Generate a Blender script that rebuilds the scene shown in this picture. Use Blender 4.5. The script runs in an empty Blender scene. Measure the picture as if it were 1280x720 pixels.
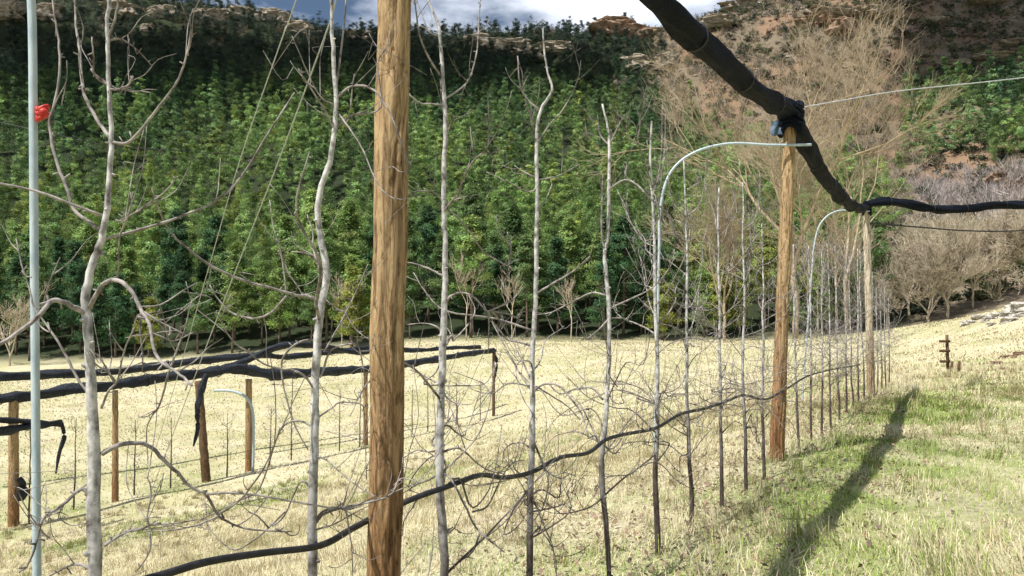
import bpy, math, random
import numpy as np
from mathutils import Vector, Matrix, Quaternion

R = math.radians
rng = np.random.default_rng(11)
random.seed(5)
SC = bpy.context.scene
COL = SC.collection

# ------------------------------------------------------------------ camera
CAM_H, FPX, PITCH = 1.55, 1000.0, math.atan(39 / 1000)
cd = bpy.data.cameras.new('camera')
cam = bpy.data.objects.new('camera', cd)
COL.objects.link(cam)
cam.location = (0, 0, CAM_H)
cam.rotation_euler = (R(90) + PITCH, 0, 0)
cd.sensor_width = 36
cd.lens = 36 * FPX / 1280
cd.clip_start, cd.clip_end = 0.05, 5000
SC.camera = cam

# ------------------------------------------------------------------ sky, sun, exposure
SUN_EL, SUN_AZ = R(59.5), R(231)          # azimuth clockwise from +Y: behind, left
W = bpy.data.worlds.new('World'); SC.world = W; W.use_nodes = True
wn, wl = W.node_tree.nodes, W.node_tree.links
wn.clear()
sky = wn.new('ShaderNodeTexSky'); sky.sky_type = 'NISHITA'; sky.sun_disc = False
sky.sun_elevation = SUN_EL; sky.sun_rotation = SUN_AZ
sky.air_density = 1.0; sky.dust_density = 0.6; sky.ozone_density = 1.6
tc = wn.new('ShaderNodeTexCoord')
mp = wn.new('ShaderNodeMapping'); mp.inputs['Scale'].default_value = (1.0, 1.0, 2.6)
mp.inputs['Location'].default_value = (0.35, 0.1, 0.2)
cn = wn.new('ShaderNodeTexNoise'); cn.inputs['Scale'].default_value = 2.1; cn.inputs['Detail'].default_value = 7
cn.inputs['Roughness'].default_value = 0.55
cr = wn.new('ShaderNodeValToRGB'); cr.color_ramp.elements[0].position = 0.50; cr.color_ramp.elements[1].position = 0.70
cm = wn.new('ShaderNodeMixRGB'); cm.inputs[2].default_value = (27, 28, 30, 1)
bg = wn.new('ShaderNodeBackground'); bg.inputs['Strength'].default_value = 0.052
wo = wn.new('ShaderNodeOutputWorld')
wl.new(tc.outputs['Generated'], mp.inputs['Vector']); wl.new(mp.outputs[0], cn.inputs['Vector'])
wl.new(cn.outputs['Fac'], cr.inputs[0]); wl.new(cr.outputs[0], cm.inputs[0])
wl.new(sky.outputs[0], cm.inputs[1]); wl.new(cm.outputs[0], bg.inputs[0]); wl.new(bg.outputs[0], wo.inputs[0])

SUN_DIR = Vector((math.sin(SUN_AZ) * math.cos(SUN_EL), math.cos(SUN_AZ) * math.cos(SUN_EL), math.sin(SUN_EL)))
sd = bpy.data.lights.new('sun', 'SUN'); sd.energy = 4.6; sd.angle = R(0.5); sd.color = (1.0, 0.965, 0.91)
sun = bpy.data.objects.new('sun', sd); COL.objects.link(sun)
sun.rotation_euler = (-SUN_DIR).to_track_quat('-Z', 'Y').to_euler()
sun.location = SUN_DIR * 60
VS = SC.view_settings
VS.view_transform = 'Standard'; VS.look = 'None'; VS.gamma = 1.0; VS.use_curve_mapping = False
VS.exposure = 0.6
SC.cycles.max_bounces = 5; SC.cycles.diffuse_bounces = 3; SC.cycles.transparent_max_bounces = 4

# ------------------------------------------------------------------ helpers
def tag(o, label=None, cat=None, group=None, kind=None):
    if label: o['label'] = label
    if cat: o['category'] = cat
    if group: o['group'] = group
    if kind: o['kind'] = kind
    return o

def empty(name, loc, label=None, cat=None, group=None):
    o = bpy.data.objects.new(name, None); COL.objects.link(o)
    o.location = loc; o.empty_display_size = 0.2
    return tag(o, label, cat, group)

def mesh_np(name, V, faces, colors=None, smooth=False):
    """V (n,3); faces: list of int arrays (m,3) or (m,4); colors (n,3) albedo per vertex"""
    me = bpy.data.meshes.new(name)
    V = np.asarray(V, dtype=np.float32)
    me.vertices.add(len(V)); me.vertices.foreach_set('co', V.ravel())
    faces = [np.asarray(f, dtype=np.int32) for f in faces if len(f)]
    loops = np.concatenate([f.ravel() for f in faces])
    sizes = np.concatenate([np.full(len(f), f.shape[1], dtype=np.int32) for f in faces])
    starts = np.concatenate([[0], np.cumsum(sizes)[:-1]]).astype(np.int32)
    me.loops.add(len(loops)); me.loops.foreach_set('vertex_index', loops)
    me.polygons.add(len(sizes)); me.polygons.foreach_set('loop_start', starts)
    try: me.polygons.foreach_set('loop_total', sizes)
    except Exception: pass
    if smooth: me.polygons.foreach_set('use_smooth', np.ones(len(sizes), dtype=bool))
    if colors is not None:
        a = me.color_attributes.new('tint', 'FLOAT_COLOR', 'POINT')
        c = np.ones((len(V), 4), dtype=np.float32); c[:, :3] = colors
        a.data.foreach_set('color', c.ravel())
    me.update(calc_edges=True)
    return me

def obj(name, me, mat, parent=None, loc=(0, 0, 0)):
    o = bpy.data.objects.new(name, me); COL.objects.link(o)
    if mat and not me.materials: me.materials.append(mat)
    o.location = loc
    if parent: o.parent = parent
    return o

def catmull(P, n):
    P = np.asarray(P, float)
    if len(P) < 3:
        t = np.linspace(0, 1, n * (len(P) - 1) + 1)[:, None]
        return P[0] * (1 - t) + P[1] * t
    Q = np.vstack([2 * P[0] - P[1], P, 2 * P[-1] - P[-2]])
    t = np.linspace(0, 1, n, endpoint=False)[:, None]
    out = []
    for i in range(1, len(Q) - 2):
        a, b, c, d = Q[i - 1:i + 3]
        out.append(0.5 * (2 * b + (c - a) * t + (2 * a - 5 * b + 4 * c - d) * t ** 2 + (3 * b - a - 3 * c + d) * t ** 3))
    out.append(P[-1:])
    return np.vstack(out)

class MB:
    """collects tubes and boxes into one mesh"""
    def __init__(s): s.V, s.Q, s.T, s.n, s.C = [], [], [], 0, []
    def add(s, V, Q=None, T=None, col=(1, 1, 1)):
        V = np.asarray(V, float)
        if Q is not None and len(Q): s.Q.append(np.asarray(Q) + s.n)
        if T is not None and len(T): s.T.append(np.asarray(T) + s.n)
        s.V.append(V); s.C.append(np.broadcast_to(np.asarray(col, float), V.shape)); s.n += len(V)
    def tube(s, P, r, sides=6, cap=True, jit=0.0, col=(1, 1, 1)):
        P = np.asarray(P, float); r = np.broadcast_to(np.asarray(r, float), (len(P),))
        t = np.gradient(P, axis=0); t /= np.linalg.norm(t, axis=1)[:, None] + 1e-9
        u = np.cross(t[0], (0.31, 0.2, 0.93)); 
        if np.linalg.norm(u) < 1e-3: u = np.cross(t[0], (1, 0, 0))
        u /= np.linalg.norm(u)
        a = np.arange(sides) * 2 * math.pi / sides
        V = np.empty((len(P), sides, 3))
        for i in range(len(P)):
            u = u - t[i] * u.dot(t[i]); u /= np.linalg.norm(u) + 1e-9
            w = np.cross(t[i], u)
            rr = r[i] * (1 + jit * rng.uniform(-1, 1, sides)) if jit else r[i]
            V[i] = P[i] + (np.cos(a) * rr)[:, None] * u + (np.sin(a) * rr)[:, None] * w
        k = np.arange(len(P) - 1)[:, None] * sides; j = np.arange(sides)[None]; j2 = (j + 1) % sides
        Q = np.stack([k + j, k + j2, k + sides + j2, k + sides + j], -1).reshape(-1, 4)
        V = V.reshape(-1, 3); T = None
        if cap:
            m = len(V); V = np.vstack([V, P[0], P[-1]])
            j = np.arange(sides); j2 = (j + 1) % sides; e = m - sides
            T = np.vstack([np.stack([j2, j, np.full(sides, m)], -1), np.stack([e + j, e + j2, np.full(sides, m + 1)], -1)])
        s.add(V, Q, T, col)
    def box(s, c, h, rot=None):
        v = np.array([[x, y, z] for x in (-1, 1) for y in (-1, 1) for z in (-1, 1)], float) * np.asarray(h)
        if rot is not None: v = v @ np.array(rot).T
        s.add(v + np.asarray(c), [[0, 1, 3, 2], [4, 6, 7, 5], [0, 4, 5, 1], [2, 3, 7, 6], [0, 2, 6, 4], [1, 5, 7, 3]])
    def mesh(s, name, smooth=True, colors=False):
        fs = []
        if s.Q: fs.append(np.vstack(s.Q))
        if s.T: fs.append(np.vstack(s.T))
        return mesh_np(name, np.vstack(s.V), fs, np.vstack(s.C) if colors else None, smooth)
    def build(s, name, mat, parent=None, smooth=True, loc=(0, 0, 0), colors=False):
        return obj(name, s.mesh(name, smooth, colors), mat, parent, loc)

_h = np.random.default_rng(3).random((256, 256))
def vnoise(x, y):
    x = np.asarray(x, float); y = np.asarray(y, float)
    xi = np.floor(x).astype(int); yi = np.floor(y).astype(int); fx = x - xi; fy = y - yi
    fx = fx * fx * (3 - 2 * fx); fy = fy * fy * (3 - 2 * fy)
    g = lambda a, b: _h[a & 255, b & 255]
    return (g(xi, yi) * (1 - fx) + g(xi + 1, yi) * fx) * (1 - fy) + (g(xi, yi + 1) * (1 - fx) + g(xi + 1, yi + 1) * fx) * fy
def fbm(x, y, o=4):
    s = 0; a = 0.5
    for k in range(o):
        s = s + a * vnoise(np.asarray(x) * 2 ** k + 17 * k, np.asarray(y) * 2 ** k + 31 * k); a *= 0.5
    return s / (1 - 0.5 ** o)
def sst(a, b, x):
    t = np.clip((np.asarray(x, float) - a) / (b - a), 0, 1); return t * t * (3 - 2 * t)

cp, sp = math.cos(PITCH), math.sin(PITCH)
def at(px, py, depth):
    """the point of the place that stands `depth` metres ahead, in the direction read off the survey photo"""
    a, b = (px - 640) / FPX, (360 - py) / FPX
    d = np.array([a, cp - b * sp, sp + b * cp])
    return np.array([0, 0, CAM_H]) + d * (depth / d[1])
def proj(P):
    P = np.asarray(P, float); x, y, z = P[..., 0], P[..., 1], P[..., 2] - CAM_H
    f = y * cp + z * sp; u = -y * sp + z * cp
    return 640 + FPX * x / f, 360 - FPX * u / f

# ------------------------------------------------------------------ terrain
CTRL = np.array([
 (0,0,0),(0,3,0),(.5,4,0),(3,9,0),(7.1,16,0),(3,5,0),(6,8,0),(10,14,.05),(14,20,.1),(10,8,.1),(5,3,.05),(-2.5,-1,0),(5,-5,.05),(-4,-8,0),(20,20,.4),
 (-1,2,0),(-.46,2.94,0),(1,6,-.05),(12,24,-.1),(13.8,30,-.3),(20,40,-.55),(30,60,-.6),(46,100,-.35),(53,100,.65),(64,100,3.2),(85,100,6),(36,100,-.75),(5,100,-1.25),
 (-8,100,-1.1),(-34,100,-3),(-64,100,-4),(-90,100,-5),(38,60,2.4),(30,45,1.1),(25,35,.5),(60,60,5),(50,20,3),(50,-20,3),
 (-15.5,25,-4.85),(-11.8,31,-4.7),(-1.2,50,-4.5),(-25,30,-4.9),(-30,50,-4.7),(-5,20,-3.0),(0,12,-.85),(-3,6,-.7),(-10,10,-2.9),(-6,3,-1.0),(-20,10,-4.4),
 (8,50,-3.0),(5,30,-1.9),(15,75,-1.7),(-5,75,-2.9),(-45,75,-4.4),(-60,30,-5.2),(-60,0,-5),(-15,-15,-2),(-40,-25,-4.5),(20,-25,.6)], float)
def _tps(r): return np.where(r > 0, r * r * np.log(np.maximum(r, 1e-9)), 0)
_n = len(CTRL); _K = _tps(np.linalg.norm(CTRL[:, None, :2] - CTRL[None, :, :2], axis=2)) + np.eye(_n) * 0.6
_Pm = np.hstack([np.ones((_n, 1)), CTRL[:, :2]])
_A = np.block([[_K, _Pm], [_Pm.T, np.zeros((3, 3))]])
_w = np.linalg.solve(_A, np.concatenate([CTRL[:, 2], np.zeros(3)]))
def base_h(x, y):
    x = np.clip(x, -88, 84); y = np.clip(y, -26, 100)
    out = _w[_n] + _w[_n + 1] * x + _w[_n + 2] * y
    for i in range(_n):
        out = out + _w[i] * _tps(np.hypot(x - CTRL[i, 0], y - CTRL[i, 1]))
    return out
RX = np.array([-500, -200, 0, 200, 300, 340, 420, 470, 560, 640, 700, 760, 820, 880, 920, 1000, 1150, 1280, 1500, 1900])
RY = np.array([-50, -45, -34, -6, 8, 20, 40, 38, 42, 40, 38, 33, 28, 16, 2, -25, -60, -80, -90, -90])
Y0, DR = 100.0, 230.0
def ground_h(x, y):
    x = np.asarray(x, float); y = np.asarray(y, float)
    u = x / np.maximum(y, 1)
    far = y > Y0
    h = np.where(far, base_h(np.where(far, u * Y0, x), np.minimum(y, Y0)), base_h(x, y))
    s = (y - Y0) / DR; sc_ = np.clip(s, 0, 1)
    hr = CAM_H + (399 - np.interp(640 + FPX * u, RX, RY)) / FPX * (Y0 + DR)
    hill = (0.34 * sc_ + 0.66 * sc_ ** 2)
    nz = (fbm(x / 42, y / 42, 4) - 0.5) * 26 * sst(0, .35, s) * (1 - sst(.7, 1, s) * .75) + (fbm(x / 11 + 9, y / 11, 3) - .5) * 5 * sst(0, .2, s)
    hh = h * (1 - sc_) + hr * hill + nz - np.maximum(s - 1, 0) * DR * 0.12
    # rock steps below the crest
    hh = hh + 5 * sst(.82, .85, s + (fbm(x / 30, y / 30, 2) - .5) * .1) * (1 - sst(.9, 1.0, s)) * sst(.25, .6, fbm(x / 25 + 40, y / 60, 2))
    bump = (fbm(x * 1.3, y * 1.3, 3) - .5) * .07 + (fbm(x * .25, y * .25, 2) - .5) * .16
    return np.where(far, hh, h) + bump * (1 - sst(60, 100, y))
def gh(x, y): return float(ground_h(np.array([x]), np.array([y]))[0])

def row_x(z): return 0.577 * z - 2.153
def row_z(px): return 2153.0 / (1217 - px)

# ------------------------------------------------------------------ materials
def mat(name, rough=0.8, spec=0.3):
    m = bpy.data.materials.new(name); m.use_nodes = True
    b = m.node_tree.nodes['Principled BSDF']
    b.inputs['Roughness'].default_value = rough; b.inputs['Specular IOR Level'].default_value = spec
    return m, m.node_tree.nodes, m.node_tree.links, b
def N(ns, t, **kw):
    n = ns.new('ShaderNode' + t)
    for k, v in kw.items():
        if k in n.inputs.keys(): n.inputs[k].default_value = v
        else: setattr(n, k, v)
    return n
def ramp(ns, stops):
    n = ns.new('ShaderNodeValToRGB'); e = n.color_ramp.elements
    while len(e) < len(stops): e.new(0.5)
    for i, (p, c) in enumerate(stops):
        e[i].position = p; e[i].color = (*c, 1) if len(c) == 3 else c
    return n
def coords(ns, ls, scale, which='Object'):
    t = ns.new('ShaderNodeTexCoord'); m = ns.new('ShaderNodeMapping'); m.inputs['Scale'].default_value = scale
    ls.new(t.outputs[which], m.inputs['Vector']); return m.outputs[0]
def bump(ns, ls, b, src, strength, dist):
    n = ns.new('ShaderNodeBump'); n.inputs['Strength'].default_value = strength; n.inputs['Distance'].default_value = dist
    ls.new(src, n.inputs['Height']); ls.new(n.outputs[0], b.inputs['Normal'])

def noise_mat(name, stops, scale=(1, 1, 1), nscale=5, detail=6, rough=.85, bstr=.5, bdist=.01, spec=.2, which='Object', distortion=0.0):
    m, ns, ls, b = mat(name, rough, spec)
    v = coords(ns, ls, scale, which)
    n = N(ns, 'TexNoise', Scale=nscale, Detail=detail, Roughness=.62, Distortion=distortion)
    ls.new(v, n.inputs['Vector']); r = ramp(ns, stops); ls.new(n.outputs['Fac'], r.inputs[0])
    ls.new(r.outputs[0], b.inputs['Base Color']); bump(ns, ls, b, n.outputs['Fac'], bstr, bdist)
    return m

def ground_material():
    m, ns, ls, b = mat('dry_grass_ground', .95, .1)
    geo = ns.new('ShaderNodeNewGeometry')
    a = N(ns, 'Attribute', attribute_name='tint')
    n1 = N(ns, 'TexNoise', Scale=9.0, Detail=8, Roughness=.7); ls.new(geo.outputs['Position'], n1.inputs['Vector'])
    n2 = N(ns, 'TexNoise', Scale=.55, Detail=5, Roughness=.6); ls.new(geo.outputs['Position'], n2.inputs['Vector'])
    r1 = ramp(ns, [(.3, (.55, .53, .47)), (.5, (1, 1, 1)), (.72, (1.25, 1.22, 1.15))]); ls.new(n1.outputs['Fac'], r1.inputs[0])
    r2 = ramp(ns, [(.3, (.78, .82, .74)), (.6, (1.08, 1.06, 1.05))]); ls.new(n2.outputs['Fac'], r2.inputs[0])
    m1 = N(ns, 'MixRGB', blend_type='MULTIPLY'); m1.inputs[0].default_value = .85
    m2 = N(ns, 'MixRGB', blend_type='MULTIPLY'); m2.inputs[0].default_value = .8
    ls.new(a.outputs['Color'], m1.inputs[1]); ls.new(r1.outputs[0], m1.inputs[2])
    ls.new(m1.outputs[0], m2.inputs[1]); ls.new(r2.outputs[0], m2.inputs[2]); ls.new(m2.outputs[0], b.inputs['Base Color'])
    bump(ns, ls, b, n1.outputs['Fac'], .6, .05)
    return m
def tint_material(name, rough=.8, trans=0.0, nscale=0.0):
    m, ns, ls, b = mat(name, rough, .15)
    a = N(ns, 'Attribute', attribute_name='tint')
    ls.new(a.outputs['Color'], b.inputs['Base Color'])
    if trans:
        t = ns.new('ShaderNodeBsdfTranslucent'); mx = ns.new('ShaderNodeMixShader'); mx.inputs[0].default_value = trans
        ls.new(a.outputs['Color'], t.inputs['Color']); out = ns['Material Output']
        ls.new(b.outputs[0], mx.inputs[1]); ls.new(t.outputs[0], mx.inputs[2]); ls.new(mx.outputs[0], out.inputs[0])
    return m
def object_tint_material(name, trans=.28):
    """per-face tint times the object's own colour, for foliage that shares mesh data"""
    m, ns, ls, b = mat(name, .75, .2)
    a = N(ns, 'Attribute', attribute_name='tint'); oi = ns.new('ShaderNodeObjectInfo')
    mx = N(ns, 'MixRGB', blend_type='MULTIPLY'); mx.inputs[0].default_value = 1
    ls.new(a.outputs['Color'], mx.inputs[1]); ls.new(oi.outputs['Color'], mx.inputs[2]); ls.new(mx.outputs[0], b.inputs['Base Color'])
    t = ns.new('ShaderNodeBsdfTranslucent'); ms = ns.new('ShaderNodeMixShader'); ms.inputs[0].default_value = trans
    ls.new(mx.outputs[0], t.inputs['Color']); ls.new(b.outputs[0], ms.inputs[1]); ls.new(t.outputs[0], ms.inputs[2])
    ls.new(ms.outputs[0], ns['Material Output'].inputs[0])
    return m
def bark_material(name, pale, dark, old):
    """young fruit wood: pale grey with dark rings and lenticels; older brown bark on the lowest metre"""
    m, ns, ls, b = mat(name, .75, .25)
    geo = ns.new('ShaderNodeNewGeometry')
    mp_ = ns.new('ShaderNodeMapping'); mp_.inputs['Scale'].default_value = (26, 26, 19); ls.new(geo.outputs['Position'], mp_.inputs['Vector'])
    n1 = N(ns, 'TexNoise', Scale=1.0, Detail=6, Roughness=.65); ls.new(mp_.outputs[0], n1.inputs['Vector'])
    r1 = ramp(ns, [(.34, dark), (.47, tuple(.55 * p for p in pale)), (.6, pale)]); ls.new(n1.outputs['Fac'], r1.inputs[0])
    n2 = N(ns, 'TexNoise', Scale=4.0, Detail=4); ls.new(geo.outputs['Position'], n2.inputs['Vector'])
    sx = ns.new('ShaderNodeSeparateXYZ'); ls.new(geo.outputs['Position'], sx.inputs[0])
    ma = N(ns, 'Math', operation='MULTIPLY_ADD'); ma.inputs[1].default_value = 1.3; ls.new(n2.outputs['Fac'], ma.inputs[0]); ls.new(sx.outputs[2], ma.inputs[2])
    r2 = ramp(ns, [(.0, (1, 1, 1)), (1.0, (0, 0, 0))]); 
    mr = N(ns, 'MapRange'); mr.inputs[1].default_value = 1.05; mr.inputs[2].default_value = 1.75; mr.inputs[3].default_value = .93; mr.inputs[4].default_value = 0
    ls.new(ma.outputs[0], mr.inputs[0])
    mx = ns.new('ShaderNodeMixRGB'); mx.inputs[2].default_value = (*old, 1)
    ls.new(mr.outputs[0], mx.inputs[0]); ls.new(r1.outputs[0], mx.inputs[1]); ls.new(mx.outputs[0], b.inputs['Base Color'])
    bump(ns, ls, b, n1.outputs['Fac'], .6, .004)
    return m
def pole_material(name, c_light, c_mid, c_dark, warm):
    m, ns, ls, b = mat(name, .8, .2)
    v = coords(ns, ls, (16, 16, 2.2))
    n1 = N(ns, 'TexNoise', Scale=1.0, Detail=8, Roughness=.68, Distortion=3.2); ls.new(v, n1.inputs['Vector'])
    r1 = ramp(ns, [(.34, c_dark), (.45, c_mid), (.58, c_light)]); ls.new(n1.outputs['Fac'], r1.inputs[0])
    v2 = coords(ns, ls, (30, 30, 9)); n2 = N(ns, 'TexNoise', Scale=1.0, Detail=5, Distortion=1.2); ls.new(v2, n2.inputs['Vector'])
    r2 = ramp(ns, [(.33, (.35, .3, .26)), (.45, (1, 1, 1))]); ls.new(n2.outputs['Fac'], r2.inputs[0])
    mx = N(ns, 'MixRGB', blend_type='MULTIPLY'); mx.inputs[0].default_value = .8; ls.new(r1.outputs[0], mx.inputs[1]); ls.new(r2.outputs[0], mx.inputs[2])
    v3 = coords(ns, ls, (11, 11, .55)); n3 = N(ns, 'TexNoise', Scale=1.0, Detail=3, Distortion=.6); ls.new(v3, n3.inputs['Vector'])
    r3 = ramp(ns, [(.462, (1, 1, 1)), (.49, (.16, .13, .11)), (.505, (.16, .13, .11)), (.53, (1, 1, 1))]); ls.new(n3.outputs['Fac'], r3.inputs[0])
    mc = N(ns, 'MixRGB', blend_type='MULTIPLY'); mc.inputs[0].default_value = .5; ls.new(mx.outputs[0], mc.inputs[1]); ls.new(r3.outputs[0], mc.inputs[2]); mx = mc
    # the treated, redder butt of the post
    t = ns.new('ShaderNodeTexCoord'); sx = ns.new('ShaderNodeSeparateXYZ'); ls.new(t.outputs['Object'], sx.inputs[0])
    ma = N(ns, 'Math', operation='MULTIPLY_ADD'); ma.inputs[1].default_value = 1.1; ls.new(n1.outputs['Fac'], ma.inputs[0]); ls.new(sx.outputs[2], ma.inputs[2])
    mr = N(ns, 'MapRange'); mr.inputs[1].default_value = 1.1; mr.inputs[2].default_value = 2.3; mr.inputs[3].default_value = .75; mr.inputs[4].default_value = 0
    ls.new(ma.outputs[0], mr.inputs[0])
    m2 = N(ns, 'MixRGB', blend_type='MULTIPLY'); m2.inputs[2].default_value = (*warm, 1)
    ls.new(mr.outputs[0], m2.inputs[0]); ls.new(mx.outputs[0], m2.inputs[1]); ls.new(m2.outputs[0], b.inputs['Base Color'])
    ad = N(ns, 'Math', operation='ADD'); ls.new(n1.outputs['Fac'], ad.inputs[0]); ls.new(n2.outputs['Fac'], ad.inputs[1])
    bump(ns, ls, b, ad.outputs[0], .9, .012)
    return m

M = {}
M['ground'] = ground_material()
M['grass'] = tint_material('grass_blades', .8, .14)
M['mass'] = tint_material('forest_foliage', .8, .25)
M['crown'] = object_tint_material('pine_foliage')
M['bark'] = bark_material('fruit_tree_bark', (.58, .56, .54), (.085, .072, .064), (.05, .034, .025))
M['twig'] = bark_material('fruit_twig_bark', (.36, .325, .30), (.085, .065, .055), (.06, .044, .036))
M['pole'] = pole_material('peeled_post_wood', (.47, .335, .18), (.34, .225, .115), (.10, .06, .034), (.60, .41, .31))
M['pole_pale'] = pole_material('bleached_post_wood', (.62, .55, .42), (.48, .40, .28), (.25, .19, .12), (.55, .42, .33))
M['pole_dark'] = pole_material('dark_post_wood', (.20, .13, .075), (.13, .08, .045), (.05, .035, .025), (.7, .6, .5))
M['tube'] = noise_mat('galvanised_tube', [(.35, (.32, .40, .44)), (.6, (.46, .54, .57))], (20, 20, 6), 2, 5, .42, .15, .001, .5)
M['net'] = noise_mat('black_hail_net', [(.40, (.0025, .004, .008)), (.58, (.005, .008, .016)), (.78, (.016, .024, .042))], (9, 9, 9), 3, 8, .7, 1.0, .03, .12, distortion=1.5)
M['net_sheen'] = noise_mat('sheen_hail_net', [(.40, (.007, .010, .016)), (.58, (.016, .022, .034)), (.74, (.06, .072, .095))], (4, 4, 4), 3, 8, .6, 1.0, .05, .35, distortion=1.5)  # blue-grey sheen of the lit roll tops painted into the colour
M['hose'] = noise_mat('black_hose', [(.4, (.010, .010, .012)), (.7, (.03, .03, .034))], (8, 8, 8), 3, 4, .5, .2, .002, .4)
M['wire'] = noise_mat('steel_wire', [(.4, (.42, .43, .44)), (.7, (.6, .61, .62))], (3, 3, 3), 3, 3, .5, .1, .001, .5)
M['cord'] = noise_mat('pale_cord', [(.4, (.34, .36, .32)), (.7, (.46, .48, .43))], (9, 9, 9), 3, 3, .7, .2, .001, .2)
M['red'] = noise_mat('red_plastic', [(.4, (.42, .02, .015)), (.7, (.62, .05, .03))], (30, 30, 30), 2, 4, .5, .4, .003, .4)
M['blue'] = noise_mat('faded_blue_plastic', [(.4, (.06, .10, .15)), (.7, (.11, .17, .24))], (12, 12, 12), 2, 4, .6, .4, .004, .3)
M['pbark'] = noise_mat('pine_bark', [(.35, (.07, .05, .04)), (.65, (.20, .15, .12))], (3, 3, 1), 2, 6, .9, .5, .03)
M['bbark'] = noise_mat('bare_tree_bark', [(.35, (.34, .28, .20)), (.65, (.60, .52, .40))], (1, 1, .6), 2, 6, .9, .5, .03)
M['tbark'] = noise_mat('tan_bare_twigs', [(.35, (.29, .225, .15)), (.65, (.48, .39, .27))], (1, 1, .6), 2, 6, .9, .5, .03)
M['rock'] = noise_mat('pale_rock', [(.3, (.10, .085, .07)), (.45, (.27, .23, .175)), (.65, (.42, .36, .28))], (.25, .25, .8), 2, 9, .95, .9, .4)
M['rock_red'] = noise_mat('ochre_rock', [(.3, (.13, .085, .06)), (.5, (.30, .20, .135)), (.65, (.37, .275, .19))], (.25, .25, .9), 2, 9, .95, .9, .4)
M['stone'] = noise_mat('field_stone', [(.35, (.25, .22, .18)), (.6, (.55, .52, .46))], (3, 3, 3), 2, 7, .9, .6, .05)
M['cloud'] = noise_mat('cloud_vapour', [(.3, (.8, .8, .8)), (.7, (.86, .86, .86))], (.01, .01, .01), 2, 5, 1, .3, 5)

# ------------------------------------------------------------------ ground and hillside
def region_scrub(px, py, x, y):
    """1 where the hillside is open tan scrub rather than pine wood"""
    w = (fbm(np.asarray(x) / 18, np.asarray(y) / 18, 3) - .5) * 130
    b = np.interp(py, [0, 40, 70, 130, 200, 270, 300, 420], [800, 800, 820, 850, 930, 1075, 1095, 1100])
    return sst(-18, 18, np.asarray(px) + w - b)
def ground_tint(x, y, h):
    x, y = np.asarray(x, float), np.asarray(y, float)
    n = fbm(x * .35, y * .35, 4); n2 = fbm(x * 1.1 + 50, y * 1.1, 3)
    straw = np.array([.50, .455, .305]); straw2 = np.array([.40, .375, .215]); green = np.array([.17, .22, .065]); grey = np.array([.46, .40, .30])
    k = sst(.35, .65, n)[..., None]
    c = straw * k + straw2 * (1 - k)
    c = c * (1 - .45 * sst(30, 90, y)[..., None] * 0) 
    g = green_mask(x, y)[..., None]
    c = c * (1 - g) + green * g
    gy = (sst(.55, .75, n2) * .5)[..., None]; c = c * (1 - gy) + grey * gy
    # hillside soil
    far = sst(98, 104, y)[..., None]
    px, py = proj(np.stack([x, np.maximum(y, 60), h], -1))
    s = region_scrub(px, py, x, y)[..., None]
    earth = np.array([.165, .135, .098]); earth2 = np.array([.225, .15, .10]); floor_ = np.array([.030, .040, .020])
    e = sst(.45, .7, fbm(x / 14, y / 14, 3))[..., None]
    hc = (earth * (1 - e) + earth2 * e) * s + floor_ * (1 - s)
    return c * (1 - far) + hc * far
def green_mask(x, y):
    """fresh green grass: patches on the strip right of the row, almost none in the hay field; one band also deepens the net shadow"""
    dl = (x - row_x(y)) * .866                           # metres right of the tree row
    strip = sst(.2, 1.2, dl) * (1 - sst(14, 26, y))
    p = sst(.42, .62, fbm(x * .55 + 3, y * .55 + 8, 3))
    lush_shade = np.exp(-((dl - .95) ** 2) / .9) * sst(4.2, 7, y) * (1 - sst(13, 17, y))  # fresh grass, its green also painted under the net shadow to darken it
    left = (1 - strip) * sst(.50, .72, fbm(x * .4 + 20, y * .4, 3)) * (1 - sst(22, 48, y)) * .6
    edge = sst(5, 9, dl) * sst(7, 12, y) * (1 - sst(18, 24, y)) * .5
    return np.clip(strip * (p * .42 + .04) + lush_shade * 1.1 * sst(.3, .5, fbm(x * .8, y * .8, 3)) + left + edge * p * .7, 0, .85)

def make_terrain():
    fine = np.linspace(-42, 44, 431); coarse = np.linspace(44, 318, 70)[1:-1]
    ang = np.radians(np.concatenate([fine, coarse]))
    rad = np.concatenate([np.geomspace(.4, 102, 260), np.linspace(104, 420, 120), np.linspace(440, 900, 14)])
    A, Rr = np.meshgrid(ang, rad)
    X, Y = Rr * np.sin(A), Rr * np.cos(A)
    H = ground_h(X, Y)
    V = np.stack([X, Y, H], -1).reshape(-1, 3)
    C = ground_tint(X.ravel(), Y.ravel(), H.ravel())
    na, nr = len(ang), len(rad)
    i = np.arange(nr - 1)[:, None] * na; j = np.arange(na)[None]; j2 = (j + 1) % na
    Q = np.stack([i + j, i + j2, i + na + j2, i + na + j], -1).reshape(-1, 4)[:, ::-1]
    V = np.vstack([V, [0, 0, gh(0, 0)]]); C = np.vstack([C, C[0]])
    T = np.stack([np.arange(na), (np.arange(na) + 1) % na, np.full(na, len(V) - 1)], -1)[:, ::-1]
    far = V[Q].mean(1)[:, 1] > 100.5
    def sub(Qs, Ts, name):
        idx = np.unique(np.concatenate([Qs.ravel()] + ([Ts.ravel()] if Ts is not None else [])))
        mpv = np.full(len(V), -1); mpv[idx] = np.arange(len(idx))
        fs = [mpv[Qs]] + ([mpv[Ts]] if Ts is not None else [])
        o = obj(name, mesh_np(name, V[idx], fs, C[idx], True), M['ground'])
        o['kind'] = 'structure'; return o
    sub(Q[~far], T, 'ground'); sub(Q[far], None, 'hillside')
make_terrain()

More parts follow.
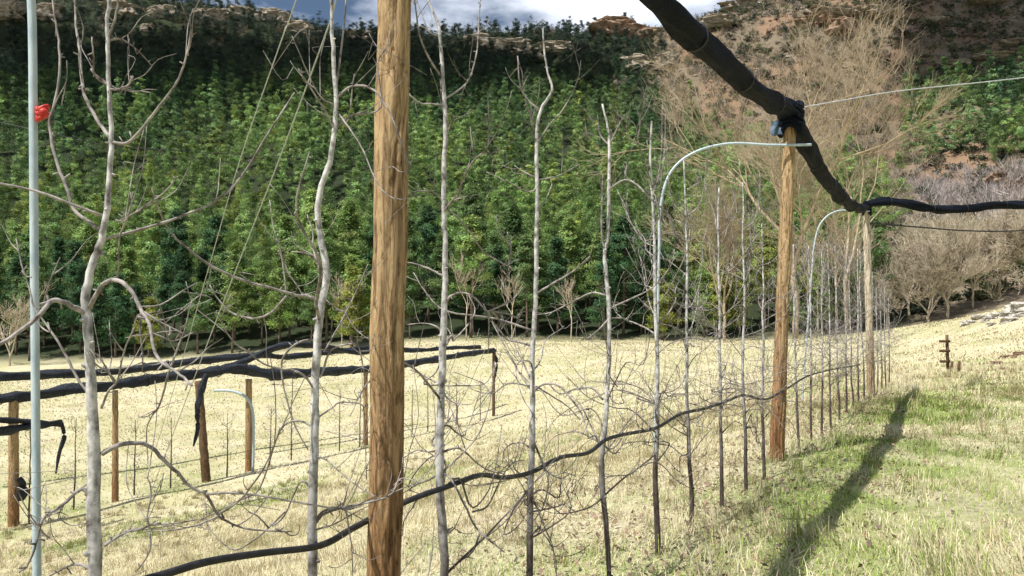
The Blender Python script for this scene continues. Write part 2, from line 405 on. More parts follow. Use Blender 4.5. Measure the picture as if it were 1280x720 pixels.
# ------------------------------------------------------------------ grass
def blades(name, n, r0, r1, a0, a1, power, L, Wd, lean, tuft=0):
    r = (rng.random(n) * (r1 ** power - r0 ** power) + r0 ** power) ** (1 / power)
    a = np.radians(rng.uniform(a0, a1, n))
    if tuft:
        r = np.repeat(r[:n // tuft], tuft); a = np.repeat(a[:n // tuft], tuft); n = len(r)
    x, y = r * np.sin(a), r * np.cos(a)
    if tuft: x, y = x + rng.normal(0, .045, n), y + rng.normal(0, .045, n); r = np.hypot(x, y)
    keep = fbm(x * .9, y * .9, 3) + rng.random(n) * .5 > .42
    x, y, r = x[keep], y[keep], r[keep]; n = len(x)
    z = ground_h(x, y) - .004
    g = green_mask(x, y); isg = rng.random(n) < g * .95 + .03
    ln = rng.uniform(*L, n) * np.where(isg, .85, 1.0) * (.6 + .8 * fbm(x * .7, y * .7, 2)); w = rng.uniform(*Wd, n) * np.maximum(1, r / 9)
    th = rng.uniform(0, 2 * math.pi, n) * .6 + fbm(x * .6, y * .6, 2) * 9
    le = np.radians(rng.uniform(*lean, n)) * np.where(isg, .75, 1)
    d = np.stack([np.cos(th), np.sin(th), np.zeros(n)], -1); side = np.stack([-np.sin(th), np.cos(th), np.zeros(n)], -1)
    side = side * (w / 2)[:, None]
    B = np.stack([x, y, z], -1); up = np.array([0, 0, 1.])
    m = B + (d * np.sin(le * .6)[:, None] + up * np.cos(le * .6)[:, None]) * (ln * .5)[:, None]
    t = m + (d * np.sin(np.minimum(le * 1.35, 1.62))[:, None] + up * np.cos(np.minimum(le * 1.35, 1.62))[:, None]) * (ln * .5)[:, None]
    V = np.stack([B - side, B + side, m - side * .8, m + side * .8, t], 1).reshape(-1, 3)
    k = np.arange(n)[:, None] * 5
    Q = k + np.array([[0, 1, 3, 2]]); T = k + np.array([[2, 3, 4]])
    dry = np.array([.57, .51, .325]) * rng.uniform(.6, 1.22, (n, 1)) * np.array([1, 1, 1]) + rng.uniform(-.03, .03, (n, 3))
    brown = np.array([.33, .24, .13]) * rng.uniform(.7, 1.2, (n, 1))
    dry = np.where(rng.random((n, 1)) < .13, brown, dry)
    gr = np.array([.20, .28, .065]) * rng.uniform(.6, 1.35, (n, 1)) + np.array([.10, .08, .02]) * rng.random((n, 1))
    c = np.clip(np.where(isg[:, None], gr, dry), .02, .85)
    me = mesh_np(name, V, [Q, T], np.repeat(c, 5, axis=0))
    o = obj(name, me, M['grass']); return o
tag(blades('grass', 340000, 1.6, 26, -43, 43, 1.25, (.035, .12), (.004, .0075), (45, 90)), 'dry straw coloured grass with green tufts along the tree row', 'grass', kind='stuff')
tag(blades('hay_stubble', 120000, 22, 103, -42, 42, 1.25, (.06, .20), (.006, .012), (40, 80)), 'pale dry grass of the hay field below the row', 'grass', kind='stuff')

tag(blades('grass_tufts', 90000, 2.2, 30, -43, 43, 1.3, (.10, .26), (.003, .006), (12, 62), 30), 'taller tufts of dry and green grass standing out of the short sward', 'grass', kind='stuff')

def leaf_litter():
    n = 4200
    z = rng.uniform(2.5, 17, n); off = rng.normal(0, .9, n)
    x = row_x(z) + off; y = z
    h = ground_h(x, y) + rng.uniform(.01, .06, n)
    s = rng.uniform(.014, .032, n)
    a = rng.uniform(0, 6.28, n); tilt = rng.uniform(-.8, .8, (n, 2))
    u = np.stack([np.cos(a), np.sin(a), tilt[:, 0]], -1) * s[:, None]; v = np.stack([-np.sin(a), np.cos(a), tilt[:, 1]], -1) * (s * .6)[:, None]
    P = np.stack([x, y, h], -1)
    V = np.stack([P - u, P + v, P + u, P - v], 1).reshape(-1, 3)
    c = np.array([.19, .13, .085]) * rng.uniform(.4, 1.5, (n, 1)) + rng.uniform(0, .03, (n, 3))
    o = obj('fallen_leaves', mesh_np('fallen_leaves', V, [np.arange(4 * n).reshape(-1, 4)], np.repeat(c, 4, 0)), M['grass'])
    tag(o, 'brown fallen leaves scattered under the bare tree row', 'leaf litter', kind='stuff')
leaf_litter()

# ------------------------------------------------------------------ posts, tubes, nets
def pole(name_, base, top, r0, r1, m, label, group=None, knots=0):
    base, top = np.asarray(base, float), np.asarray(top, float)
    n = 26; t = np.linspace(-.05, 1, n)[:, None]
    P = (base + (top - base) * t) - base
    P[1:-1, :2] += rng.normal(0, r0 * .035, (n - 2, 2))
    r = np.linspace(r0, r1, n) * (1 + rng.normal(0, .018, n))
    if group == G_P:
        n2 = 150; t2 = np.linspace(0, n - 1, n2)
        P = np.stack([np.interp(t2, np.arange(n), P[:, k]) for k in range(3)], -1); r = np.interp(t2, np.arange(n), r)
        b = MB(); sides = 48; b.tube(P, r, sides, True)
        V = b.V[0]; a = np.tile(np.arange(sides) * 2 * math.pi / sides, n2); zz_ = np.repeat(np.linspace(0, 3.9, n2), sides)
        tw = a + .35 * np.sin(zz_ * 1.3) + .25 * np.sin(zz_ * 3.7)
        q = fbm(np.cos(tw) * 3.2 + 9, np.sin(tw) * 3.2 + zz_ * .9, 4) - .5
        q2 = np.maximum(0, fbm(np.cos(tw) * 6 + 3, np.sin(tw) * 6 + zz_ * 2.2, 3) - .56)
        c = np.repeat(P, sides, 0); k_ = 1 + q * .20 - q2 * .55
        V[:n2 * sides] = c + (V[:n2 * sides] - c) * k_[:, None]
    else:
        b = MB(); b.tube(P, r, 20, True, .02)
    o = b.build(name_, m, None, True, base)
    return tag(o, label, 'post', group)
POLES = []
G_P = 'wooden posts of the near tree row'
for px, ptop, r0, r1, m, lab in (
    (479.5, None, .0625, .0605, 'pole', 'thick peeled tan post with dark cracks, nearest in the picture'),
    (968, (988, 150), .080, .068, 'pole', 'leaning orange brown post under the sagging black netting, halfway down the row'),
    (1087, (1083, 262), .075, .068, 'pole_pale', 'pale bleached post at the far end of the tree row')):
    z = row_z(px if px != 968 else 980)
    if px == 968: z = 9.06
    if px == 1087: z = 16.1
    X = (px - 640) / FPX * z / 1.0
    b = np.array([X, z, gh(X, z)])
    if ptop is None: t = b + np.array([.046, 0, 3.77])
    else: t = at(ptop[0], ptop[1], z)
    POLES.append((b, t)); pole('wooden_post', b, t, r0, r1, M[m], lab, G_P)

def bent_tube(base, top, over, r, label):
    """galvanised hoop leg: upright, then bent over to the post head"""
    P = [base - np.array([0, 0, .1])]
    k = top - base
    for f in (.2, .45, .7, .80): P.append(base + k * f)
    d = over - top
    P.append(base + k * .91 + d * .06); P.append(base + k * .975 + d * .22); P.append(top + d * .48 + np.array([0, 0, .02]))
    P.append(top + d * .8); P.append(over + d * .08)
    b = MB(); b.tube(catmull(np.array(P) - base, 6), r, 10)
    o = b.build('bent_steel_tube', M['tube'], None, True, base)
    return tag(o, label, 'steel tube', 'bent steel tubes beside the posts')
def tube_at(i, pxb, pyt, head_px, head_py, r, lab, lean=0.0):
    z = POLES[i][0][1]
    X = (pxb - 640) / FPX * z
    base = np.array([X, z - .02, gh(X, z)])
    over = at(head_px, head_py, z - POLES[i][0][1] * 0 - .12)
    top = np.array([X + lean, z - .05, over[2]])
    return bent_tube(base, top, over, r, lab), base, top
t1, t1b, t1t = tube_at(0, 66, 0, 488, -330, .0150, 'pale galvanised tube carrying a red tie, beside the nearest tree', -.10)
tube_at(1, 816, 182, 1000, 181, .0155, 'galvanised tube bent over to the leaning orange brown post', .10)
tube_at(2, 1000, 262, 1082, 264, .0155, 'thin galvanised tube curving to the pale bleached post', .34)

# red tie on the near tube
zt = t1b[1]; f = None
c = at(52, 141, zt - .035)
b = MB()
for k in range(5):
    a = np.linspace(0, 2 * math.pi, 14)
    ang0 = rng.uniform(-.5, .5); rr = .0155 + .004 * rng.random()
    b.tube(np.stack([np.cos(a) * rr, np.sin(a) * rr, np.sin(a + ang0 * 3) * .012 + (k - 2) * .008], -1), .0065, 6, False)
for cx, cy, cz, q in ((.012, -.014, 0, .0165), (.004, -.018, .009, .012), (.018, -.012, -.007, .011), (-.004, -.016, -.006, .010)):
    t = np.linspace(-.97, .97, 9); b.tube(np.stack([cx + t * q * .9, cy + 0 * t, cz + t * q * .25], -1), q * np.sqrt(1 - t * t), 9, True, .1)
o = b.build('red_plastic_tie', M['red'], None, True, (c[0], zt - .03, c[2])); tag(o, 'small red plastic tie wrapped on the galvanised tube', 'plastic tie')

def net_roll(name_, P, r, label, group=None, seg=10, wob=.18, straps=True, m='net'):
    """hail net gathered into a lumpy roll"""
    P = catmull(P, seg); n = len(P)
    d = np.concatenate([[0], np.cumsum(np.linalg.norm(np.diff(P, axis=0), axis=1))])
    rr = np.broadcast_to(r, (n,)) if np.ndim(r) == 0 else np.interp(np.linspace(0, 1, n), np.linspace(0, 1, len(r)), r)
    rad = rr * (1 + wob * 2 * (fbm(d * 1.6, d * 0 + (sum(map(ord, label)) % 97), 3) - .5) + wob * 1.2 * (vnoise(d * 4.5, d * 0 + 7) - .5))
    sides = 18; o0 = P[n // 2].copy(); Q = P - o0
    t = np.gradient(Q, axis=0); t /= np.linalg.norm(t, axis=1)[:, None]
    u = np.cross(t, np.array([0, 0, 1.])); u /= np.linalg.norm(u, axis=1)[:, None]; w = np.cross(u, t)
    a = np.arange(sides) * 2 * math.pi / sides
    fold = 1 + .06 * np.sin(2 * a[None] - d[:, None] * 5.3) + .16 * np.sin(3 * a[None] + d[:, None] * 3.2 + 3 * fbm(d * 1.1, d * 0 + 2, 2)[:, None]) + .10 * np.sin(7 * a[None] - d[:, None] * 2.1 + 4 * fbm(d * 2.1, d * 0 + 5, 2)[:, None])
    V = Q[:, None] + (np.cos(a) * fold * rad[:, None])[..., None] * u[:, None] + (np.sin(a) * fold * rad[:, None])[..., None] * w[:, None]
    k = np.arange(n - 1)[:, None] * sides; j = np.arange(sides)[None]; j2 = (j + 1) % sides
    F = np.stack([k + j, k + j2, k + sides + j2, k + sides + j], -1).reshape(-1, 4)
    b = MB(); V = V.reshape(-1, 3); nv = len(V)
    jj = np.arange(sides)
    b.add(np.vstack([V, Q[0], Q[-1]]), F, np.vstack([np.stack([(jj + 1) % sides, jj, np.full(sides, nv)], -1), np.stack([nv - sides + jj, nv - sides + (jj + 1) % sides, np.full(sides, nv + 1)], -1)]))
    ob = b.build(name_, M[m], None, True, o0)
    tag(ob, label, 'netting', group)
    if straps:
        s = 0.6
        while s < d[-1] - .3:
            i = int(np.searchsorted(d, s)); i = min(max(i, 1), n - 2)
            e = MB(); aa = np.linspace(0, 2 * math.pi, 17)
            ring = Q[i] + (np.cos(aa) * rad[i] * 1.12)[:, None] * u[i] + (np.sin(aa) * rad[i] * 1.12)[:, None] * w[i]
            e.tube(ring, rad[i] * .09, 5, False); e.build('tie', M['hose'], ob)
            s += rng.uniform(.9, 1.5)
    return ob
tops = [p[1] for p in POLES]
pre = np.array([row_x(-1.2), -1.2, tops[0][2] - .12])
def sag(a, b, k, n=4):
    return [a + (b - a) * t + np.array([0, 0, -4 * k * t * (1 - t)]) for t in np.linspace(0, 1, n + 1)[1:-1]]
up = np.array([0, 0, .10])
path = [pre] + sag(pre, tops[0] + up, .1, 3) + [tops[0] + up] + sag(tops[0] + up, tops[1] + up * .6, .16, 6) + [tops[1] + up * .6] + sag(tops[1] + up * .6, tops[2] + up * .4, .34, 6) + [tops[2] + up * .4]
net_roll('netting_roll', path, [.082, .086, .09, .09, .092, .10, .09, .065], 'thick black rolled netting sagging along the top of the near posts', None, 10, .16)
# the roll that turns off to the right at the end post
T3 = tops[2] + up * .9
crossp = [T3 + np.array([-.05, -.02, .0]), at(1110, 252, 16.3), at(1150, 258, 16.6), at(1180, 262, 16.8), at(1215, 260, 17), at(1245, 256, 17.2), at(1300, 258, 17.6), at(1420, 266, 18.4), at(1640, 262, 20)]
net_roll('netting_roll', crossp, [.07, .075, .08, .095, .085, .09, .09, .09], 'thinner black netting roll running right from the bleached end post', None, 8, .22)
# knots of net at the two post heads
for i, (lab, r) in enumerate((('knotted lump of black netting on the leaning orange brown post', .115), ('small knot of black netting on the bleached end post', .07))):
    b = MB(); c0 = tops[i + 1] + np.array([0, -.02, .02])
    for k in range(7):
        a = np.linspace(0, 2 * math.pi, 14); tl = rng.uniform(-.7, .7)
        b.tube(np.stack([np.cos(a) * r * 1.05, np.sin(a) * r * 1.05, np.sin(a * 2 + tl) * .05 + (k - 3) * r * .42], -1), r * .28 * rng.uniform(.8, 1.2), 7, False, .15)
    tag(b.build('netting_knot', M['net'], None, True, c0), lab, 'netting', 'netting knots on the post heads')
# blue scrap hanging beside the second post head
b = MB(); c0 = at(970, 158, 9.0)
V = []
for i in range(7):
    for j in range(6):
        V.append((-.05 + .020 * i + .009 * math.sin(j * 1.3), .02 * math.sin(i * 1.5 + j * .7), .07 - .034 * j - .012 * math.sin(i * 1.1)))
Q = [[i * 6 + j, i * 6 + j + 1, (i + 1) * 6 + j + 1, (i + 1) * 6 + j] for i in range(6) for j in range(5)]
V = np.array(V); V2 = V + np.array([0, .012, 0]); m = len(V)
E = [(i * 6) for i in range(7)]
b.add(np.vstack([V, V2]), Q + [[m + q[3], m + q[2], m + q[1], m + q[0]] for q in Q])
tag(b.build('plastic_scrap', M['blue'], None, True, c0), 'crumpled faded blue plastic tied beside the leaning post head', 'plastic')

def line(name_, pts, r, m, label, cat, group=None, sides=6, seg=6):
    P = catmull(pts, seg); o0 = P[0].copy(); b = MB(); b.tube(P - o0, r, sides)
    return tag(b.build(name_, M[m], None, True, o0), label, cat, group)
line('wire', [tops[1] + np.array([.0, 0, .12]), at(1050, 126, 9.6), at(1130, 113, 10.6), at(1280, 97, 12.4), at(1500, 70, 16)], .008, 'wire', 'pale taut wire running right from the leaning post head', 'wire')
line('cable', [tops[2] + np.array([.05, 0, -.28]), at(1150, 284, 16.9), at(1200, 288, 17.4), at(1260, 289, 18), at(1340, 284, 18.8), at(1600, 270, 21)], .017, 'hose', 'thin dark cable sagging below the netting on the right', 'cable')
line('cord', [tops[0] + np.array([-.02, 0, -.05]), at(420, 0, 3.6), at(408, 40, 3.75), at(345, 210, 4.7), at(290, 350, 5.6), at(240, 480, 6.6), at(190, 612, 7.8)], .0036, 'cord', 'pale cord slanting down left, the longer of two', 'cord', 'slanting cords left of the nearest post')
line('cord', [tops[0] + np.array([-.06, 0, -.02]), at(365, 15, 4.6), at(352, 50, 4.8), at(300, 200, 5.8), at(268, 310, 6.8), at(225, 460, 8.4), at(195, 560, 9.6)], .0034, 'cord', 'fainter pale cord slanting down left, farther of two', 'cord', 'slanting cords left of the nearest post')
line('wire', [at(-60, 143, 6), at(0, 153, 6), at(70, 168, 6), at(160, 184, 6.2), at(420, 200, 7)], .003, 'hose', 'faint dark wire crossing behind the nearest tree', 'wire')
# irrigation hose hung along the row
hp = [(150, 733), (205, 718), (260, 702), (330, 691), (400, 682), (440, 661), (480, 640), (520, 622), (560, 608), (600, 594), (630, 597), (665, 590), (700, 572), (735, 566), (757, 550), (780, 543), (820, 535), (850, 518), (880, 511), (905, 503), (930, 494), (958, 499), (985, 485), (1010, 470), (1040, 462), (1075, 456)]
line('irrigation_hose', [at(x, y, row_z(x) - .03 + .13 * math.exp(-((x - 480) / 45) ** 2)) for x, y in hp], .0112, 'hose', 'black irrigation hose sagging from tree to tree along the row', 'hose', None, 8, 5)

# ------------------------------------------------------------------ fruit trees
def taper(w0, w1, n): return np.linspace(w0, w1, n)
def add_branch(root, P, r0, r1, twigs=0, sides=6, tl=(.08, .25), m='twig', droop=0.0):
    P = catmull(P, 4 if len(P) < 12 else 3)
    n = len(P)
    P[1:-1] += rng.normal(0, r0 * .13, (n - 2, 3))
    b = MB(); b.tube(P, np.linspace(r0, r1, n) * (1 + rng.normal(0, .03, n)), sides)
    for k in range(twigs):
        i = rng.integers(max(1, n // 4), n - 1); t = P[min(i + 1, n - 1)] - P[i - 1]; t /= np.linalg.norm(t) + 1e-9
        d = np.cross(t, rng.normal(0, 1, 3)); d /= np.linalg.norm(d) + 1e-9
        d = d * .8 + t * .6 + np.array([0, 0, .35 - droop]); L = rng.uniform(*tl)
        q = [P[i], P[i] + d * L * .35, P[i] + d * L * .7 + np.array([0, 0, .12 * L]) + rng.normal(0, .06 * L, 3), P[i] + d * L + np.array([0, 0, .3 * L]) + rng.normal(0, .1 * L, 3)]
        rr = max(r0 * .35, .0016)
        b.tube(catmull(q, 3), np.linspace(rr, rr * .55, 10), 4)
        if rng.random() < .5:
            e = q[2]; b.tube(catmull([e, e + rng.normal(0, .35 * L, 3), e + rng.normal(0, .5 * L, 3)], 3), np.linspace(rr * .7, rr * .4, 7), 4)
    # fruit spurs and buds
    for k in range(max(2, n // 3)):
        i = rng.integers(1, n - 1); d = rng.normal(0, 1, 3); d /= np.linalg.norm(d)
        b.tube(np.array([P[i], P[i] + d * rng.uniform(.008, .022)]), [r0 * .5, r0 * .35], 4)
    return b.build('branch', M[m], root)

G_T = 'bare fruit trees of the near row'
def traced_tree(px0, label, trunk, branches, extra=6, lower=10, dz=0.0):
    z = row_z(px0) + dz
    X = row_x(z); base = np.array([X, z, gh(X, z)])
    root = empty('fruit_tree', base, label, 'fruit tree', G_T)
    k = z / FPX
    pts = [at(x, y, z) - base for x, y, w in trunk]; rad = [w * k / 2 * (.74 if px0 == 552 else .66) for x, y, w in trunk]
    low = pts[0]
    if low[2] > .12:
        n = max(2, int(low[2] / .25))
        ext = [np.array([low[0] * (1 - t) ** .8 * (1 if t < 1 else 0), low[1] * (1 - t), low[2] * (1 - t)]) for t in np.linspace(1, 0, n, endpoint=False)]
        ext[0][2] = -.06
        pts = ext + pts; rad = [rad[0] * 1.08] * len(ext) + rad
    P = catmull(pts, 4); r = np.interp(np.linspace(0, len(rad) - 1, len(P)), np.arange(len(rad)), rad)
    P[1:-1] += rng.normal(0, .0012, (len(P) - 2, 3))
    b = MB(); b.tube(P, r * (1 + .05 * np.sin(np.arange(len(P)) * 1.1 + rng.random() * 6) * rng.random(len(P))), 12, True, .03)
    for j in range(16):                                    # knots and pruning scars
        i = rng.integers(3, len(P) - 3); d = rng.normal(0, 1, 3) * np.array([1, 1, .3]); d /= np.linalg.norm(d)
        b.tube(np.array([P[i], P[i] + d * r[i] * 1.25, P[i] + d * (r[i] * 1.3 + .006)]), [r[i] * .6, r[i] * .45, r[i] * .25], 7)
    b.build('trunk', M['bark'], root)
    ends = []
    for br in branches:
        w0, w1, q = br[0], br[1], br[2]
        sl = rng.uniform(-.75, .75); s = 0; Pw = []; prev = None
        zoff = br[3] if len(br) > 3 else 0.0
        for (x, y) in q:
            if prev is not None: s += math.hypot(x - prev[0], y - prev[1]) * k
            prev = (x, y); Pw.append(at(x, y, z + zoff + sl * s) - base)
        add_branch(root, Pw, w0 * k / 2 * (.72 if px0 == 120 else .62), w1 * k / 2 * .56, rng.integers(1, 4), 7, (.05, .16))
    top = P[-1][2]
    auto_branches(root, P, r, extra, lower)
    return root
def auto_branches(root, P, r, upper, lower):
    H = P[-1][2]
    lower = int(lower * 1.1)
    for j in range(upper + lower):
        lo = j < lower
        h = rng.uniform(.55, 1.35) if lo else rng.uniform(1.3, H * .93)
        i = int(np.argmin(np.abs(P[:, 2] - h))); c = P[i]
        # mostly within the row plane, some across
        a = rng.choice([0, math.pi]) + rng.normal(0, .75) + math.atan2(1, .577)
        d = np.array([math.cos(a), math.sin(a), 0])
        if lo:
            L = rng.uniform(.25, .8); style = rng.random()
            if style < .22:      # arching over
                zs = np.array([0, .09, .10, -.02, -.18]) + rng.uniform(-.1, .2) * np.array([0, .2, .5, .8, 1])
            elif style < .78:   # straight, slightly rising or falling
                zs = np.linspace(0, 1, 5) * L * rng.uniform(-.45, .7)
            else:               # dips, then turns up
                zs = np.array([0, -.02, -.05, .02, .16]) * rng.uniform(.6, 1.6)
            q = [c + d * L * f_ + np.array([0, 0, zz]) + rng.normal(0, .032, 3) * (f_ > 0) for f_, zz in zip((0, .24, .52, .8, 1), zs)]
            add_branch(root, q, min(r[i] * .36, .0062), .0016, rng.integers(3, 8), 5, (.06, .34), 'twig', -.15)
        else:
            f = (h - 1.3) / max(H - 1.3, .1); L = rng.uniform(.25, .7) * (1 - .45 * f); lift = rng.uniform(.2, .8) + .5 * f
            q = [c, c + d * L * .3 + np.array([0, 0, .06]), c + d * L * .65 + np.array([0, 0, L * lift * .5]) + rng.normal(0, .025, 3), c + d * L * .85 + np.array([0, 0, L * lift * 1.0]) + rng.normal(0, .03, 3), c + d * L * .95 + np.array([0, 0, L * lift * 1.45])]
            add_branch(root, q, min(r[i] * .5, .0066), .0022, rng.integers(1, 5), 5, (.06, .24))
def auto_tree(px0, label, H, r0, lower=12, upper=9, z=None, x=None, group=G_T, name_='fruit_tree'):
    z = row_z(px0) if z is None else z
    X = row_x(z) if x is None else x
    base = np.array([X, z, gh(X, z)])
    root = empty(name_, base, label, 'fruit tree', group)
    n = 12; t = np.linspace(0, 1, n)
    wob = np.cumsum(rng.normal(0, .008, (n, 2)), axis=0) * (H / 3); wob -= wob[0]
    pts = np.stack([wob[:, 0], wob[:, 1], t * H], -1); pts[0, 2] = -.06
    P = catmull(pts, 4); r = r0 * (1.1 - .75 * np.linspace(0, 1, len(P)) ** .9)
    b = MB(); b.tube(P, r * (1 + rng.normal(0, .03, len(P))), 9, True, .03)
    for j in range(10):
        i = rng.integers(3, len(P) - 3); d = rng.normal(0, 1, 3) * np.array([1, 1, .3]); d /= np.linalg.norm(d)
        b.tube(np.array([P[i], P[i] + d * r[i] * 1.5]), [r[i] * .6, r[i] * .35], 6)
    b.build('trunk', M['bark'], root)
    auto_branches(root, P, r, upper, lower)
    # forked leader
    i = len(P) - 8
    for s in (-1, 1):
        a = rng.uniform(0, 6.28); d = np.array([math.cos(a), math.sin(a), 0]) * .12 * s
        add_branch(root, [P[i], P[i] + d + np.array([0, 0, .12]), P[i] + d * 1.3 + np.array([0, 0, .34]), P[i] + d * 1.4 + np.array([0, 0, .55])], r[i] * .7, .002, 1, 5)
    return root

traced_tree(120, 'nearest bare fruit tree, thick grey trunk close to the galvanised tube at left',
 [(119, 720, 25), (117, 640, 25), (118, 580, 23), (115, 500, 19), (113, 460, 18), (109, 400, 17), (107, 375, 16), (116, 330, 14), (126, 300, 13), (134, 260, 11.5), (138, 205, 10), (139, 170, 9), (137, 120, 8.5), (135, 70, 7.5), (134, 30, 7), (137, 0, 7), (141, -70, 6), (138, -150, 4)],
 [(7, 4, [(137, 172), (125, 155), (108, 125), (103, 105), (100, 70), (97, 45), (94, 25), (93, -30), (88, -80)]),
  (6, 3, [(139, 178), (160, 178), (180, 158), (205, 125), (221, 103), (230, 80), (238, 45), (237, 18)]),
  (7, 4, [(124, 287), (108, 275), (92, 262), (85, 240), (75, 215), (67, 190), (63, 165), (62, 148), (66, 138), (72, 110), (75, 80), (73, 50), (70, 30), (66, 0), (63, -40)]),
  (4.5, 2, [(145, 275), (152, 276), (175, 262), (200, 245), (215, 230), (223, 220)]),
  (8.5, 5, [(112, 385), (128, 356), (145, 350), (158, 357), (168, 370), (178, 390), (186, 405), (193, 438), (205, 455), (213, 460), (225, 468), (240, 482)]),
  (3.5, 2, [(146, 350), (148, 335), (149, 300), (158, 275), (163, 260), (166, 240)]),
  (10, 7, [(108, 392), (95, 385), (80, 378), (65, 375), (50, 393), (25, 413), (0, 430), (-50, 452)]),
  (9, 4, [(127, 568), (140, 560), (155, 555), (175, 554), (190, 560), (205, 575), (222, 592), (238, 608), (250, 615), (258, 618), (273, 645), (285, 652), (305, 660), (340, 664), (365, 664)]),
  (4.5, 2, [(258, 618), (290, 616), (330, 620), (370, 628), (420, 635), (440, 634), (478, 616)]),
  (4, 2, [(273, 645), (250, 655), (220, 662), (180, 664)]),
  (4, 2, [(275, 642), (300, 625), (320, 600), (335, 575), (345, 550), (350, 535)]),
  (8, 4, [(121, 640), (115, 628), (108, 615), (102, 612), (94, 616), (80, 630), (65, 640), (52, 652), (45, 680), (35, 705), (24, 716)]),
  (3.5, 2, [(80, 630), (75, 640), (72, 650)]),
  (7, 3, [(130, 682), (145, 672), (158, 665), (175, 662), (190, 656), (210, 655), (245, 650)]),
  (4, 2, [(187, 660), (184, 645), (189, 620), (186, 600), (180, 597)]),
  (4, 2, [(187, 665), (188, 685), (178, 705), (169, 715)]),
  (5, 3, [(109, 490), (95, 470), (80, 440), (65, 415), (52, 398), (42, 382), (37, 360), (27, 330), (20, 298)]),
  (4.5, 2, [(127, 510), (135, 490), (147, 475), (155, 440), (165, 415), (172, 394)]),
  (4, 2, [(145, 478), (133, 460), (122, 442)]),
  (4, 2, [(52, 392), (62, 352), (75, 322)]),
  (4.5, 2.5, [(177, 388), (175, 410), (178, 440), (178, 465)]),
  (4, 2, [(180, 390), (205, 405), (235, 420)]),
  (4, 2, [(213, 460), (222, 435), (230, 415), (240, 375)]),
  (4, 2, [(212, 462), (200, 505), (190, 520), (183, 540), (185, 580)]),
  (5, 3, [(134, 50), (142, 28), (148, 0), (150, -40)]),
  (4.5, 2, [(135, 50), (150, 49), (162, 55), (175, 66), (190, 82)]),
  (5, 3, [(138, 112), (146, 112), (152, 110), (160, 106), (166, 95)]),
  (6, 3, [(137, 108), (125, 98), (117, 90), (117, 72), (115, 46)]),
  (4, 2, [(114, 86), (124, 100), (140, 108), (152, 112), (160, 108), (167, 96)]),
  (6, 4, [(119, 716), (102, 706), (90, 706), (75, 713), (60, 722)]),
  (4, 2, [(40, 650), (52, 666), (60, 672), (45, 655), (25, 620), (15, 595)], .1)], 2, 0)

traced_tree(395, 'bare fruit tree with a kinked pale trunk just left of the nearest post',
 [(390, 720, 19), (391, 640, 18), (393, 540, 16.5), (394, 480, 16), (399, 400, 15), (408, 345, 14), (405, 320, 13), (399, 285, 12), (398, 250, 12), (408, 215, 11), (415, 190, 10), (420, 130, 9), (417, 80, 8), (415, 40, 7.5), (415, 10, 7), (414, -40, 6), (417, -110, 4)],
 [(5, 3, [(418, 162), (410, 145), (398, 125), (385, 105), (373, 86)]),
  (4, 2, [(417, 131), (405, 125), (395, 112), (380, 80), (365, 45)]),
  (5, 3, [(422, 122), (435, 110), (450, 107), (462, 110), (472, 117), (487, 140), (497, 165), (505, 190), (511, 208), (508, 216)]),
  (4, 2, [(424, 143), (440, 165), (455, 190), (465, 215), (478, 238), (495, 250)]),
  (7, 3, [(398, 376), (385, 370), (370, 369), (350, 363), (320, 355), (290, 345), (260, 330), (240, 315), (220, 298), (210, 285), (200, 265), (190, 235)]),
  (4, 2, [(358, 366), (355, 340), (350, 310), (342, 285), (337, 250)]),
  (4, 2, [(349, 312), (360, 340), (372, 358), (380, 372)]),
  (5, 3, [(358, 370), (340, 390), (320, 398), (300, 395), (285, 388), (270, 370), (262, 356)]),
  (5, 3, [(396, 425), (385, 425), (370, 430), (355, 445), (352, 460), (354, 480), (360, 505), (370, 535), (385, 562)]),
  (5, 3, [(400, 472), (405, 460), (412, 440), (425, 432), (440, 430), (448, 432), (456, 470)]),
  (5, 3, [(394, 490), (385, 475), (372, 465), (350, 461), (330, 455), (310, 440), (290, 425), (270, 390)]),
  (5, 3, [(392, 540), (385, 530), (370, 526), (355, 532), (345, 550), (325, 610), (300, 625), (250, 650)]),
  (4, 2, [(398, 522), (415, 510), (425, 503), (450, 505), (455, 515), (457, 555), (458, 600)]),
  (5, 3, [(390, 612), (380, 602), (372, 608), (355, 645), (340, 658)]),
  (4, 2, [(395, 570), (408, 575), (425, 590), (450, 610), (475, 624)]),
  (5, 3, [(395, 650), (403, 640), (420, 634), (440, 636), (470, 620)]),
  (4, 2, [(432, 636), (436, 660), (440, 690), (441, 722)]),
  (4, 2, [(396, 662), (420, 654), (445, 640), (462, 632)]),
  (5, 3, [(404, 350), (392, 312), (391, 290), (384, 268)]),
  (5, 2.5, [(405, 340), (395, 325), (380, 316), (364, 315)]),
  (5, 3, [(419, 120), (428, 50), (432, 10), (434, -40)]),
  (4, 2, [(438, 135), (440, 115), (443, 92)]),
  (4, 2, [(402, 370), (420, 385), (432, 392), (445, 412), (462, 425)]),
  (4, 2, [(405, 440), (425, 405), (445, 365), (460, 330)]),
  (4, 2, [(356, 640), (330, 665), (300, 686), (285, 684), (265, 665), (258, 655)]),
  (4, 2, [(336, 660), (322, 645), (308, 640)])], 2, 2)

